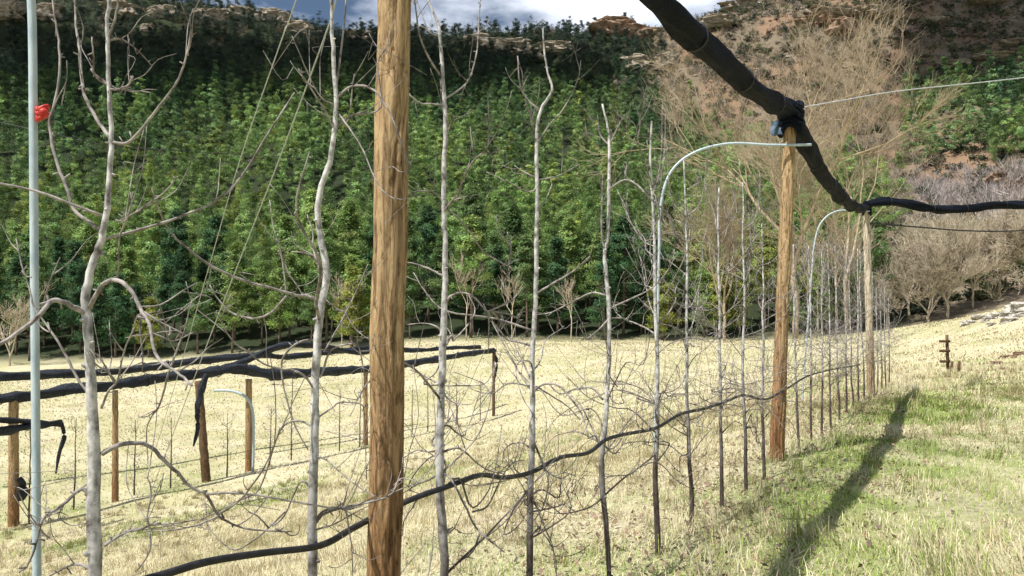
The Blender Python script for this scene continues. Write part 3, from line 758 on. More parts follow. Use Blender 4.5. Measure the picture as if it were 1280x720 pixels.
traced_tree(552, 'bare fruit tree with mottled trunk, first to the right of the nearest post',
 [(556, 720, 15), (552, 650, 15), (549, 580, 15), (551, 500, 13), (554, 420, 12), (556, 350, 9.5), (556, 300, 8.5), (554, 265, 8.5), (555, 210, 8), (557, 160, 7.5), (554, 100, 6.5), (551, 60, 6), (548, 32, 5.5), (540, 12, 4), (532, -10, 3)],
 [(4.5, 3, [(551, 95), (535, 70), (525, 45), (520, 15), (516, -20)]),
  (3, 2, [(548, 45), (537, 40), (528, 20), (519, -5)]),
  (4.5, 2.5, [(555, 124), (570, 115), (582, 105), (590, 90), (596, 65), (598, 40), (600, 0), (601, -40)]),
  (3, 2, [(590, 92), (582, 105), (575, 125)]),
  (4.5, 3, [(555, 132), (540, 130), (525, 129), (511, 118)]),
  (3, 2, [(559, 165), (565, 152), (572, 143)]),
  (4, 2.5, [(556, 256), (575, 248), (597, 243)]),
  (4.5, 3, [(554, 260), (568, 268), (580, 282), (590, 293), (605, 315), (635, 333), (642, 338)]),
  (3.5, 2, [(635, 335), (639, 310), (634, 290)]), (3, 2, [(637, 338), (633, 350), (630, 362)]),
  (5, 3, [(555, 346), (540, 338), (520, 330), (506, 328)]),
  (4, 2, [(553, 250), (540, 240), (525, 239), (510, 241)]),
  (4, 2, [(553, 415), (545, 408), (530, 404), (508, 406)]),
  (5, 3, [(557, 380), (563, 370), (578, 366), (592, 371), (605, 385), (613, 388), (640, 375), (655, 358)]),
  (4, 2, [(612, 388), (640, 394), (652, 402)]), (3.5, 2, [(611, 388), (611, 415), (610, 442)]), (4, 2, [(614, 388), (628, 405), (635, 418)]),
  (4, 2.5, [(553, 490), (562, 500), (571, 507), (572, 530), (582, 562)]),
  (5, 3, [(553, 565), (570, 560), (580, 564), (605, 585), (628, 592)]),
  (5, 3, [(549, 592), (535, 600), (520, 606), (502, 618)]),
  (4, 2, [(555, 588), (580, 565), (600, 540), (613, 500), (618, 452)]),
  (4, 2, [(549, 562), (535, 565), (520, 563), (505, 572)]),
  (5, 3, [(553, 590), (566, 602), (580, 630), (595, 660), (615, 678), (630, 690)]),
  (4, 2, [(549, 612), (530, 615), (515, 635), (505, 652), (503, 670)]),
  (4, 2, [(548, 480), (530, 470), (512, 462)]), (4, 2, [(552, 445), (545, 465), (530, 480), (575, 482), (605, 480), (618, 462)]),
  (4, 2, [(590, 640), (610, 632), (625, 600), (640, 580), (655, 575)]), (4, 2, [(600, 665), (590, 690), (570, 705), (558, 716)])], 2, 7)

traced_tree(664, 'bare fruit tree forking into a Y at its top, second right of nearest post',
 [(662, 720, 13), (663, 620, 12.5), (665, 560, 11.5), (665, 500, 10.5), (666, 430, 9.5), (670, 360, 8.5), (671, 260, 7.5), (671, 180, 7), (675, 140, 6), (690, 113, 5), (686, 95, 4), (681, 70, 3.5), (679, 35, 3)],
 [(4.5, 3, [(674, 137), (660, 125), (650, 105), (647, 70)]),
  (4, 2.5, [(668, 175), (663, 145), (656, 124)]),
  (3.5, 2, [(672, 225), (690, 222), (702, 218), (725, 205)]), (3.5, 2, [(670, 222), (655, 215), (643, 207)]), (3, 2, [(672, 262), (683, 248), (690, 230)]),
  (4.5, 3, [(669, 368), (690, 355), (715, 340), (738, 320)]),
  (4.5, 3, [(664, 432), (650, 428), (635, 425), (626, 415), (616, 403)]),
  (4.5, 3, [(666, 490), (652, 470), (635, 440), (615, 402)]),
  (4.5, 3, [(667, 488), (682, 480), (700, 483), (715, 500), (728, 520), (735, 545)]),
  (4, 2, [(665, 480), (690, 495), (710, 508), (725, 525)]),
  (4, 2, [(663, 560), (650, 553), (632, 560), (628, 580)]),
  (5, 3, [(666, 550), (675, 570), (683, 588), (700, 598), (712, 592)]),
  (4, 2, [(662, 610), (640, 640), (630, 668), (650, 655), (670, 620)]), (4, 2, [(661, 600), (645, 588), (640, 575)]),
  (4, 2, [(663, 640), (690, 635), (706, 630)]), (3.5, 2, [(686, 592), (684, 615), (678, 635), (668, 650)]),
  (3.5, 2, [(671, 180), (684, 160), (705, 135), (722, 100), (726, 75)]), (3.5, 2, [(672, 235), (660, 240), (640, 230), (608, 215)])], 1, 9)

traced_tree(757, 'bare fruit tree with two close parallel stems, third to the right of the nearest post',
 [(761, 712, 9), (757, 650, 10.5), (752, 590, 11), (757, 520, 9), (761, 450, 8.5), (760, 370, 8), (757, 340, 7.5), (756, 312, 7), (760, 295, 6.5), (761, 240, 6.5), (762, 182, 6), (760, 160, 4), (753, 130, 3)],
 [(5, 3, [(756, 312), (752, 290), (753, 240), (754, 218)]),
  (4, 2, [(762, 182), (772, 160), (780, 143)]), (4, 2, [(762, 182), (750, 168), (747, 145)]),
  (4.5, 2.5, [(761, 237), (780, 225), (795, 230), (815, 250), (835, 268), (845, 295), (857, 316)]), (3, 2, [(781, 226), (784, 200)]),
  (4, 2, [(759, 370), (740, 366), (720, 375), (690, 390), (672, 393)]), (4, 2, [(763, 398), (778, 398), (790, 405)]),
  (4, 2, [(760, 400), (745, 415), (733, 424)]), (5, 3, [(754, 500), (740, 485), (720, 486), (700, 492), (686, 480)]),
  (4.5, 2, [(752, 560), (742, 540), (728, 510), (712, 492)]), (5, 3, [(752, 558), (745, 545), (735, 548)])], 1, 11)

names = ['fourth', 'fifth', 'sixth', 'seventh', 'eighth', 'ninth']
for k, (px, H) in enumerate(((821, 2.95), (861, 2.8), (900, 2.7), (930, 2.9), (953, 2.6))):
    lab = ['bare fruit tree half hidden behind the bent tube of the leaning post', 'bare fruit tree just right of the bent tube of the leaning post', 'slim bare fruit tree midway between that bent tube and the leaning post',
           'slim bare fruit tree, the second left of the leaning post', 'thin bare fruit tree right beside the left edge of the leaning post'][k]
    auto_tree(px, lab, H, .0165 + .0025 * (k == 0), 11, 14)
past = ['first', 'second', 'third', 'fourth', 'fifth', 'sixth', 'seventh', 'eighth', 'ninth', 'tenth', 'eleventh', 'twelfth']
zz = row_z(953)
for k in range(9):
    z = 9.75 + k * .72
    auto_tree(0, 'small bare fruit tree of the row, %s one beyond the leaning post' % past[k], rng.uniform(2.45, 2.95), .016, 10, 12, z=z)
for k in range(5):
    z = 16.9 + k * .8
    auto_tree(0, 'tiny bare fruit tree beyond the bleached end post, %s from it' % past[k], rng.uniform(2.2, 2.7), .016, 8, 9, z=z)

# ------------------------------------------------------------------ lower terrace on the left: posts, nets, young trees
def d_low(px): return 25 * 1199.0 / (1217 - px)
LOW = {}
def low_pole(px, ytop, ybase, r, m, lab, dd=0.0, lean=0):
    d = d_low(px) + dd; b = at(px, ybase, d); b[2] = gh(b[0], b[1]); t = at(px + lean, ytop, d)
    LOW[px] = t
    pole('wooden_post', b, t, r, r * .85, M[m], lab, 'posts of the lower terrace')
low_pole(17, 498, 655, .16, 'pole', 'brown post under the left end of the lower netting')
low_pole(144, 488, 622, .11, 'pole', 'thin tan post of the lower terrace seen beside the nearest trunk')
low_pole(258, 476, 602, .17, 'pole_dark', 'dark weathered post wrapped in hanging netting below the field', 0, -10)
low_pole(311, 474, 586, .15, 'pole', 'tan post with a pale curved tube on the lower terrace')
low_pole(457, 462, 560, .12, 'pole', 'thin post of the lower terrace behind the nearest post')
low_pole(617, 440, 512, .10, 'pole_dark', 'slim dark post at the right end of the lower netting')
def low_net(pts, r, lab, dd=0, wob=.2):
    net_roll('netting_roll', [at(x, y, d_low(x) + dd) for x, y in pts], r, lab, 'black netting rolls of the lower terrace', 6, wob, True, 'net_sheen')
low_net([(-90, 512), (0, 499), (50, 493), (85, 487), (130, 483), (170, 477), (210, 471), (258, 466), (300, 461), (340, 468), (400, 465), (460, 461), (500, 456), (540, 450), (580, 443), (618, 438)], [.16, .16, .17, .17, .19, .21, .18, .17, .15], 'long black netting roll of the lower terrace, lowest of the long ones')
low_net([(-90, 474), (0, 471), (60, 468), (120, 466), (180, 460), (240, 452), (300, 446), (330, 444), (360, 446), (420, 439), (470, 434)], [.16, .17, .17, .15, .14, .13], 'black netting roll of the lower terrace, above and behind the longest', 7)
low_net([(270, 463), (310, 450), (345, 434), (375, 431), (410, 434), (450, 441), (480, 436), (520, 438), (560, 435), (600, 434)], [.13, .15, .13, .12, .12, .12], 'thin upper strand of black netting crossing near the field edge', 5)
low_net([(-60, 548), (0, 539), (30, 534), (55, 531), (76, 527)], [.11, .11, .10, .08], 'short black netting roll ending beside the galvanised tube, lower strand', -3)
low_net([(-60, 530), (0, 525), (35, 527), (76, 531)], [.07, .07, .06], 'short thin netting strand ending beside the galvanised tube, upper strand', -3)
def rag(pts, r, lab, dd=0):
    P = [at(x, y, d_low(x) + dd) for x, y in pts]; net_roll('hanging_netting', P, r, lab, 'loose ends of netting on the lower terrace', 5, .4, False, 'net_sheen')
rag([(258, 468), (252, 485), (247, 510), (247, 535), (242, 558)], [.09, .12, .09, .07, .03], 'ragged end of netting hanging on the dark weathered post', -.5)
rag([(77, 528), (80, 545), (74, 566), (70, 592)], [.05, .06, .05, .02], 'ragged end of netting hanging at the short lower roll', -3)
rag([(618, 440), (621, 452), (619, 470), (617, 482)], [.08, .10, .07, .03], 'ragged end of netting hanging at the right end post', 0)
rag([(24, 598), (28, 605), (27, 618), (26, 626)], [.09, .12, .11, .05], 'small dark bundle of netting tied low on the brown post', -.3)
d = d_low(311) - .3
line('bent_steel_tube', [at(316, 592, d), at(317, 545, d), at(316, 515, d), at(308, 497, d), at(290, 489, d), at(268, 488, d)], .055, 'tube', 'pale curved tube leaning on the tan post of the lower terrace', 'steel tube', 'bent steel tubes beside the posts')
k = 0
pos_txt = ['by the left frame edge', 'between the brown post and the galvanised tube', 'left of the nearest trunk', 'right of the nearest trunk', 'left of the dark weathered post', 'right of the dark weathered post', 'right of the tan post with curved tube', 'left of the kinked trunk',
           'right of the kinked trunk', 'just left of the nearest post', 'just right of the nearest post', 'left of the mottled trunk', 'right of the mottled trunk', 'left of the slim dark end post']
for k, px in enumerate((-8, 40, 95, 170, 215, 285, 338, 365, 425, 450, 515, 535, 570, 600)):
    d = d_low(px) + rng.uniform(-.6, .6); P = at(px, 500, d)
    auto_tree(0, 'faint young fruit tree on lower terrace, ' + pos_txt[k], rng.uniform(2.3, 3.1), .030, 8, 8, z=P[1], x=P[0], group='young fruit trees of the lower terrace')

# ------------------------------------------------------------------ pines
def leaf_clumps(C, n_per, size, spread, tints, up_bias=.3, seed=None):
    """small leaf-sized faces scattered round clump centres C"""
    m = len(C) * n_per
    ctr = np.repeat(C, n_per, axis=0) + rng.normal(0, spread, (m, 3)) * np.array([1, 1, .62])
    mid = C.mean(0); out = (C - mid) / (np.abs(C - mid).max(0) + 1e-6); out /= np.linalg.norm(out, axis=1)[:, None] + 1e-6
    out = np.repeat(out, n_per, axis=0) + np.array([0, 0, .25]) + rng.normal(0, .42, (m, 3)); out /= np.linalg.norm(out, axis=1)[:, None]
    a = np.cross(out, rng.normal(0, 1, (m, 3))); a /= np.linalg.norm(a, axis=1)[:, None]
    b = np.cross(out, a)
    s = size * rng.uniform(.55, 1.35, (m, 1))
    V = np.stack([ctr - a * s * .3 - b * s * .24, ctr - a * s * .15 + b * s * .26, ctr + a * s * .8], 1)
    c = np.repeat(np.repeat(tints, n_per, axis=0) * rng.uniform(.85, 1.15, (m, 1)), 3, axis=0)
    return V.reshape(-1, 3), np.arange(3 * m).reshape(-1, 3), c
def crown_centres(H, Rm, n, lo, shape, seedy):
    """clump centres spread through a pine crown: whorls of boughs, gaps between them"""
    out = []
    nb = max(6, n // 5)
    for k in range(nb):
        f = rng.random() ** .85
        h = H * (lo + (1 - lo) * f)
        rr = Rm * ((1 - f) ** shape) * rng.uniform(.65, 1.12) + .18
        a = rng.uniform(0, 6.283)
        m = max(2, int(n / nb))
        for j in range(m):
            q = (j + .6 + rng.random() * .5) / m
            out.append((math.cos(a) * rr * q + rng.normal(0, .12), math.sin(a) * rr * q + rng.normal(0, .12), h - .12 * rr * q + .25 * rr * q * q + rng.normal(0, .12)))
    out.append((0, 0, H - .2))
    return np.array(out)
def pine_meshes(H, Rm, n, lo, shape, n_per, size):
    C = crown_centres(H, Rm, n, lo, shape, 0)
    tint = rng.uniform(.7, 1.25, (len(C), 1)) * np.array([1, 1, 1]) * (1 + rng.uniform(-.12, .12, (len(C), 3)))
    V, T, c = leaf_clumps(C, n_per, size, .34, tint)
    crown = mesh_np('crown', V, [T], c)
    b = MB()
    t = np.linspace(0, 1, 9); P = np.stack([.12 * np.sin(t * 3), .1 * np.sin(t * 4 + 1), t * H * .93 - .2], -1)
    b.tube(P, .17 * (1 - .8 * t) + .02, 8, True, .05)
    for k in range(16):
        h = H * rng.uniform(lo * .55, .85); a = rng.uniform(0, 6.28); L = Rm * rng.uniform(.4, .9) * (1.15 - h / H)
        d = np.array([math.cos(a), math.sin(a), .12]); b.tube(np.array([[0, 0, h], d * L * .5 + [0, 0, h], d * L + [0, 0, h + .1 * L]]), [.05, .035, .015], 5)
    return crown, b.mesh('trunk')
PINES = [pine_meshes(14, 2.5, 190, .26, .85, 40, .33), pine_meshes(12.5, 2.3, 170, .2, 1.0, 40, .32), pine_meshes(15.5, 2.7, 200, .34, .7, 40, .34), pine_meshes(10, 2.5, 180, .12, .6, 44, .33), pine_meshes(13.5, 2.1, 170, .3, .9, 40, .32)]
for i, (c, t) in enumerate(PINES): c.materials.append(M['crown']); t.materials.append(M['pbark'])
def place_pine(x, y, s, col, label, group, kind, cat='pine tree', name_='pine_tree'):
    root = empty(name_, (x, y, gh(x, y) - .1), label, cat, group)
    root.rotation_euler[2] = rng.uniform(0, 6.28); root.scale = (s * rng.uniform(.92, 1.12),) * 2 + (s,)
    cr = obj('crown', PINES[kind][0], None, root); cr.color = (*col, 1)
    obj('trunk', PINES[kind][1], None, root)
    return root
GREENS = {'dark green': (.06, .125, .055), 'mid green': (.15, .235, .088), 'bright green': (.24, .34, .105), 'yellow green': (.36, .41, .11)}
BEHIND = [(-50, 'left of the galvanised tube'), (50, 'between the galvanised tube and the nearest trunk'), (115, 'between the nearest trunk and the kinked trunk'), (395, 'between the kinked trunk and the nearest post'),
          (490, 'between the nearest post and the mottled trunk'), (553, 'between the mottled trunk and the Y forked tree'), (667, 'between the Y forked tree and the double stemmed tree'),
          (758, 'between the double stemmed tree and the bent tube'), (825, 'between the bent tube and the leaning post'), (978, 'between the leaning post and the bleached end post'), (1086, 'right of the bleached end post')]
def where(px):
    s = BEHIND[0][1]
    for b, t in BEHIND:
        if px >= b: s = t
    return s
G_E = 'pines along the edge of the field'
taken = []
def edge_pines():
    for rowi, (Y, step, sm) in enumerate(((103, 3.5, .92), (107.5, 3.5, 1.0), (113, 3.9, 1.05), (120, 4.3, 1.05))):
        x = -76 - rowi * 2
        while x < 52 + rowi * 3:
            X = x + rng.normal(0, .9); Yj = Y + rng.normal(0, 1.3); x += step * rng.uniform(.75, 1.3)
            px = 640 + FPX * X / Yj
            if px > 1100 or (px > 870 and rng.random() < .12): continue
            n = fbm(X / 9, Yj / 9, 3)
            ck = 'yellow green' if n > .71 else 'bright green' if n > .54 else 'mid green' if n > .40 else 'dark green'
            if 690 < px < 730 and rowi < 2: ck = 'dark green'
            if 860 < px < 1080 and rng.random() < .55: ck = 'yellow green' if rng.random() < .5 else 'bright green'
            size = sm * rng.uniform(.72, 1.12)
            sz = 'tall' if size > 1.0 else 'low' if size < .84 else 'middling'
            col = tuple(np.array(GREENS[ck]) * rng.uniform(.85, 1.2))
            depth = ['front rank of wood', 'second rank of wood', 'third rank of wood', 'fourth rank of wood'][rowi]
            place_pine(X, Yj, size, col, '%s %s pine %s, %s' % (sz, ck, depth, where(px).replace(' the ', ' ')), G_E, int(rng.integers(0, 5)))
for px, Y, s, lab in ((441, 99, .98, 'bright yellow green pine touching the left side of the nearest post'), (828, 100, .88, 'yellow pine standing behind the curve of the bent tube'), (905, 101, .95, 'yellowish pine left of the leaning post, brightest of the wood edge'),
                 (188, 101, .74, 'low yellow green pine in front of the wood at left'), (1040, 104, .9, 'yellow green pine behind the far run of small fruit trees')):
    place_pine((px - 640) / FPX * Y, Y, s, (.27, .30, .07), lab, G_E, 3)
edge_pines()
for px, Y, s_, lab in ((1122, 119, .62, 'low green pine in the thicket above the white stemmed bare tree'), (1176, 122, .55, 'low green pine in the thicket behind the forked bare trees'), (1232, 121, .6, 'low green pine in the thicket above the grassy rise'), (1283, 116, .8, 'bright green pine at the right edge below the netting')):
    place_pine((px - 640) / FPX * Y, Y, s_, GREENS['mid green'], lab, G_E, 3)

# ------------------------------------------------------------------ the wood and the scrub on the hillside
def merged_pines(pts, cols, hs, n_clump, n_per, size, oaks):
    Vs, Ts, Cs, k = [], [], [], 0
    for (x, y, z), col, s, ok in zip(pts, cols, hs, oaks):
        H = 13 * s * rng.uniform(.8, 1.2); Rm = 2.1 * s * rng.uniform(.8, 1.35); sh = rng.uniform(.5, 1.1)
        if ok: H *= rng.uniform(.45, .75); Rm *= rng.uniform(.95, 1.3); sh = .42
        C = crown_centres(H, Rm, n_clump, .15, sh, 0) + np.array([x, y, z])
        tint = np.asarray(col) * rng.uniform(.72, 1.25, (len(C), 1)) * (1 + rng.uniform(-.1, .1, (len(C), 3)))
        V, T, c = leaf_clumps(C, n_per, size * s, .30, tint)
        Vs.append(V); Ts.append(T + k); Cs.append(c); k += len(V)
    return np.vstack(Vs), np.vstack(Ts), np.vstack(Cs)
def slivers(pts, hs, cols, n, wide, spread):
    """bare twiggy bushes: fans of thin upright twigs"""
    m = len(pts); N_ = m * n
    base = np.repeat(np.asarray(pts), n, 0); H = np.repeat(np.asarray(hs), n)[:, None]
    a = rng.uniform(0, 6.283, N_); t = np.abs(rng.normal(0, spread, N_))
    d = np.stack([np.cos(a) * np.sin(t), np.sin(a) * np.sin(t), np.cos(t)], -1)
    st = base + d * H * rng.uniform(0, .55, (N_, 1)) * np.array([.9, .9, 1]) + rng.normal(0, .12, (N_, 3)) * H * np.array([1, 1, .3])
    L = H * rng.uniform(.25, .62, (N_, 1))
    d2 = d + rng.normal(0, .35, (N_, 3)); d2 /= np.linalg.norm(d2, axis=1)[:, None]
    side = np.cross(d2, rng.normal(0, 1, (N_, 3))); side /= np.linalg.norm(side, axis=1)[:, None]
    w = wide * rng.uniform(.6, 1.4, (N_, 1))
    V = np.stack([st - side * w, st + side * w, st + d2 * L], 1).reshape(-1, 3)
    c = np.repeat(np.repeat(np.asarray(cols), n, 0) * rng.uniform(.65, 1.3, (N_, 1)), 3, 0)
    return V, np.arange(3 * N_).reshape(-1, 3), c
def scatter(step, y0, y1):
    g = []
    y = y0
    while y < y1:
        hw = y * .86 + 10
        x = -hw
        while x < hw:
            g.append((x + rng.normal(0, step * .5), y + rng.normal(0, step * .5))); x += step
        y += step * .9
    g = np.array(g); z = ground_h(g[:, 0], g[:, 1])
    return np.column_stack([g, z])
def hillside_growth():
    P = scatter(4.0, 121, 350)
    px, py = proj(P)
    sc_ = region_scrub(px, py, P[:, 0], P[:, 1])
    pinepatch = sst(1115, 1150, px) * sst(95, 112, py) * (1 - sst(205, 222, py))
    P2 = scatter(3.3, 240, 345); px2, py2 = proj(P2)
    k2 = (py2 < 125) & (region_scrub(px2, py2, P2[:, 0], P2[:, 1]) < .5)
    P = np.vstack([P, P2[k2]]); px = np.concatenate([px, px2[k2]]); py = np.concatenate([py, py2[k2]])
    sc_ = region_scrub(px, py, P[:, 0], P[:, 1]); pinepatch = sst(1115, 1150, px) * sst(95, 112, py) * (1 - sst(205, 222, py))
    low_ = np.arange(len(P)) >= len(P) - k2.sum()
    pine = (rng.random(len(P)) < np.maximum(1 - sc_, pinepatch)) & ~((py < 50) & (rng.random(len(P)) < .35))
    # rocky gaps on the skyline band
    n = fbm(P[:, 0] / 22, P[:, 1] / 22, 3)
    pp = P[pine]; npx, npy, nn = px[pine], py[pine], n[pine]
    hs = rng.uniform(.55, 1.25, len(pp)) * np.interp(npy, [0, 60, 200], [.62, .82, 1.0]) * np.where(low_[pine], .62, 1)
    base = np.array([GREENS['dark green'], GREENS['mid green'], GREENS['bright green'], (.22, .33, .105)])
    q = np.clip(nn * 3.2 - .55 + rng.normal(0, .38, len(pp)) + (npy - 170) / 130 + .1, 0, 2.99)  # greens deepen uphill, painting in the shade of the upper slope
    k = q.astype(int); f = (q - k)[:, None]
    cols = (base[k] * (1 - f) + base[np.minimum(k + 1, 3)] * f) * rng.uniform(.6, 1.5, (len(pp), 1)) * np.where(rng.random((len(pp), 1)) < .14, np.array([1.25, 1.05, .9]), np.array([1.0, 1, 1.1]))
    oak = sst(150, 80, npy)[:, None]                      # rounder evergreens near the crest, cloud shade put into their colour
    cols = cols * (1 - oak) + np.array([.055, .078, .056]) * oak
    pf = pp[:, 1] > 185
    V1, T1, c1 = merged_pines(pp[~pf], cols[~pf], hs[~pf], 100, 22, .29, oak[~pf, 0] > .5)
    V2, T2, c2 = merged_pines(pp[pf], cols[pf], hs[pf], 56, 13, .45, oak[pf, 0] > .5)
    o = obj('pine_forest', mesh_np('pine_forest', np.vstack([V1, V2]), [np.vstack([T1, T2 + len(V1)])], np.vstack([c1, c2])), M['mass'])
    tag(o, 'dense dark green pine wood covering the hillside', 'pine forest', kind='stuff')
    # scrub
    P = scatter(2.9, 103, 345); px, py = proj(P)
    sc_ = region_scrub(px, py, P[:, 0], P[:, 1])
    pinepatch = sst(1115, 1150, px) * sst(95, 112, py) * (1 - sst(205, 222, py))
    keep = (rng.random(len(P)) < sc_ * (1 - pinepatch) * np.interp(py, [0, 90, 200], [.7, .9, 1])) | ((py < 60) & (rng.random(len(P)) < .3))
    keep &= ~((P[:, 1] < 118) & (rng.random(len(P)) < .93)); keep &= ~((P[:, 1] < 138) & (rng.random(len(P)) < .45))
    Q = P[keep]; qx, qy = px[keep], py[keep]
    tan = np.array([.27, .21, .14]); grey = np.array([.22, .195, .165]); pink = np.array([.29, .235, .20]); ol = np.array([.15, .165, .075])
    r = rng.random((len(Q), 1)); cols = np.where(r < .5, tan, np.where(r < .74, grey, np.where(r < .86, ol, pink)))
    gb = (sst(1110, 1150, qx) * sst(205, 222, qy) * (1 - sst(285, 320, qy)))[:, None]
    cols = cols * (1 - gb) + np.array([.42, .37, .34]) * gb
    lb = (sst(1085, 1110, qx) * sst(275, 300, qy))[:, None]; cols = cols * (1 - lb) + np.array([.42, .375, .245]) * rng.uniform(.75, 1.2, (len(Q), 1)) * lb
    hs = rng.uniform(1.4, 3.8, len(Q)) * np.interp(qy, [0, 100, 250], [.8, 1.2, 1.5])
    V, T, c = slivers(Q, hs, cols, 85, .06, .7)
    o = obj('bare_scrub', mesh_np('bare_scrub', V, [T], c), M['mass']); tag(o, 'tan and grey leafless scrub over the right hillside', 'scrub', kind='stuff')
    # evergreen shrubs dotted through the scrub
    P = scatter(3.6, 108, 345); px, py = proj(P)
    sc_ = region_scrub(px, py, P[:, 0], P[:, 1]); n = fbm(P[:, 0] / 13 + 5, P[:, 1] / 13, 3)
    dark = sst(1085, 1130, px) * (1 - sst(100, 125, py)) * .62
    keep = (rng.random(len(P)) < sc_ * np.maximum(.5 + sst(.44, .6, n) * .5, dark + .45)) | ((py < 70) & (rng.random(len(P)) < .35))
    hedge = (px > 1088) & (P[:, 1] < 119) & (rng.random(len(P)) < .8); keep |= hedge
    Q = P[keep]; hs = rng.uniform(.4, 1.05, len(Q)) * np.interp(py[keep], [0, 80, 200], [1.3, 1.15, .9]) * np.where((px[keep] > 1085) & (py[keep] < 125), 1.9, np.where(py[keep] < 110, 1.35, 1.05))
    col = np.where(rng.random((len(Q), 1)) < .6, np.array([.035, .048, .03]), np.array([.075, .09, .04]))
    Vs, Ts, Cs, k = [], [], [], 0
    for p, s, cc in zip(Q, hs, col):
        C = p + np.array([0, 0, .9 * s]) + rng.normal(0, 1, (16, 3)) * np.array([.95, .95, .62]) * s
        V, T, c = leaf_clumps(C, 10, .55, .3, np.repeat(cc[None], 16, 0) * rng.uniform(.7, 1.3, (16, 1)))
        Vs.append(V); Ts.append(T + k); Cs.append(c); k += len(V)
    o = obj('evergreen_scrub', mesh_np('evergreen_scrub', np.vstack(Vs), [np.vstack(Ts)], np.vstack(Cs)), M['mass'])
    tag(o, 'dark evergreen shrubs dotted over the right hillside and crest', 'shrubs', kind='stuff')
hillside_growth()

# ------------------------------------------------------------------ rocks
def rock_mesh(w, d, h, ledges=3, seed=0):
    import bmesh
    bm = bmesh.new(); bmesh.ops.create_icosphere(bm, subdivisions=5, radius=1)
    c = np.array([v.co[:] for v in bm.verts]); F = np.array([[v.index for v in f.verts] for f in bm.faces]); bm.free()
    q = np.sign(c) * np.abs(c) ** .62
    n = fbm(c[:, 0] * 2.2 + seed, c[:, 1] * 2.2 + c[:, 2] * 3.1 + seed * .7, 4) - .5
    n2 = fbm(c[:, 0] * 6 + seed, c[:, 2] * 7 + seed, 2) - .5
    n3 = vnoise(c[:, 0] * 15 + seed, c[:, 2] * 17 + c[:, 1] * 9) - .5
    step = np.floor(c[:, 2] * ledges + n * 1.4) / ledges
    k = 1 + n * 1.25 + n2 * .5 + n3 * .16 + .10 * np.sin(step * 9.1 + seed)
    return mesh_np('rock', np.stack([q[:, 0] * w * k, q[:, 1] * d * k, q[:, 2] * h * (1 + n * .5)], -1), [F])
def hill_point(px, py):
    """the spot on the hillside seen along a survey direction"""
    Y = np.linspace(104, 345, 1200); a = at(px, py, 1.0) - np.array([0, 0, CAM_H])
    Pz = CAM_H + a[2] * Y; H = ground_h(a[0] * Y, Y); i = np.argmax(H > Pz)
    if H[i] <= Pz[i]: i = int(np.argmin(np.abs(Y - 322)))
    return np.array([a[0] * Y[i], Y[i], H[i]])
rocks = [(342, 30, 3.4, 2.6, 'rock', 'pale cliff block on the skyline, left of the kinked trunk'), (372, 40, 3.0, 1.8, 'rock', 'pale low rock on the skyline just left of the kinked trunk'), (392, 46, 2.6, 1.4, 'rock', 'small pale rock behind the top of the kinked trunk'),
 (450, 42, 3.0, 2.2, 'rock', 'pale rock on the skyline left of the nearest post'), (600, 60, 4.0, 2.2, 'rock', 'long tan ledge below the crest, left of the Y forked tree'), (640, 66, 4.0, 2.4, 'rock', 'tan rock ledge just left of the Y forked tree'), (668, 74, 3.2, 1.8, 'rock', 'lowest tan ledge behind the Y forked tree'),
 (700, 64, 4.0, 1.6, 'rock', 'flat grey ledge right of the Y forked tree'), (768, 42, 5.0, 2.6, 'rock_red', 'orange cliff band under the crest left of the thick netting'), (800, 47, 3.8, 2.0, 'rock_red', 'orange ledge right of the orange cliff band'),
 (796, 86, 3.0, 2.6, 'rock', 'grey crag in the middle of the hillside'), (834, 84, 2.8, 2.6, 'rock', 'pale crag beside the netting on the hillside'), (775, 112, 1.8, 2.4, 'rock', 'small upright pale crag below the grey crag'),
 (895, 32, 4.2, 1.6, 'rock', 'pale ledge right of the thick netting near the crest'), (930, 12, 4.5, 1.4, 'rock', 'upper ledge beside the crest right of the netting'), (1040, 20, 6, 1.2, 'rock', 'long pale ledge above the tan scrub'),
 (1015, 32, 4, 1.4, 'rock_red', 'orange ledge above the tan scrub'), (1054, 42, 3.8, 2.6, 'rock_red', 'orange bare scar on the tan slope'), (1105, 18, 4, 1.4, 'rock', 'pale ledge left of the shaded crest'), (1158, 30, 3.4, .9, 'rock', 'pale slab within the shaded upper right slope'),
 (1240, 3, 5, 1.2, 'rock', 'long slab at the top right of the slope'), (1235, 74, 4, .9, 'rock', 'flat grey slab in the shaded upper right slope'), (1190, 84, 3.5, 1.0, 'rock', 'grey slab under the shaded upper right slope'), (1268, 56, 3.4, .8, 'rock', 'thin slab at the right end of the shaded slope'),
 (1245, 228, 2.6, 1.6, 'rock_red', 'orange earth bank above the netting at right'), (1225, 222, 1.6, 1.0, 'rock_red', 'small orange bank left of the larger orange bank'), (1268, 236, 2.4, 1.5, 'rock_red', 'orange bank at the right edge of the hillside'),
 (10, 20, 4, 2.8, 'rock', 'pale crag at the upper left corner'), (60, 22, 3.5, 2.4, 'rock', 'grey crag right of the galvanised tube top'), (150, 20, 4, 2.4, 'rock', 'grey crag right of the nearest trunk top'), (210, 24, 3.6, 2.2, 'rock', 'grey crag halfway to the skyline notch'), (265, 26, 3.6, 2.0, 'rock', 'grey crag left of the pale cliff block'), (300, 22, 3, 1.8, 'rock', 'small grey crag beside the pale cliff block'), (185, 38, 1.4, 1.2, 'rock', 'small white boulder below the upper left crags')]
for i, (px, py, w, h, m, lab) in enumerate(rocks):
    p = hill_point(px, py); s = p[1] / 300
    o = obj('rock_outcrop', rock_mesh(w * 1.5 * s, w * .9 * s, h * 1.5 * s, 3, i * 1.7), M[m], None, (p[0], p[1], p[2] + h * .55 * s))
    o.rotation_euler[2] = rng.uniform(-.5, .5); tag(o, lab, 'rock', 'rock outcrops on the hillside')
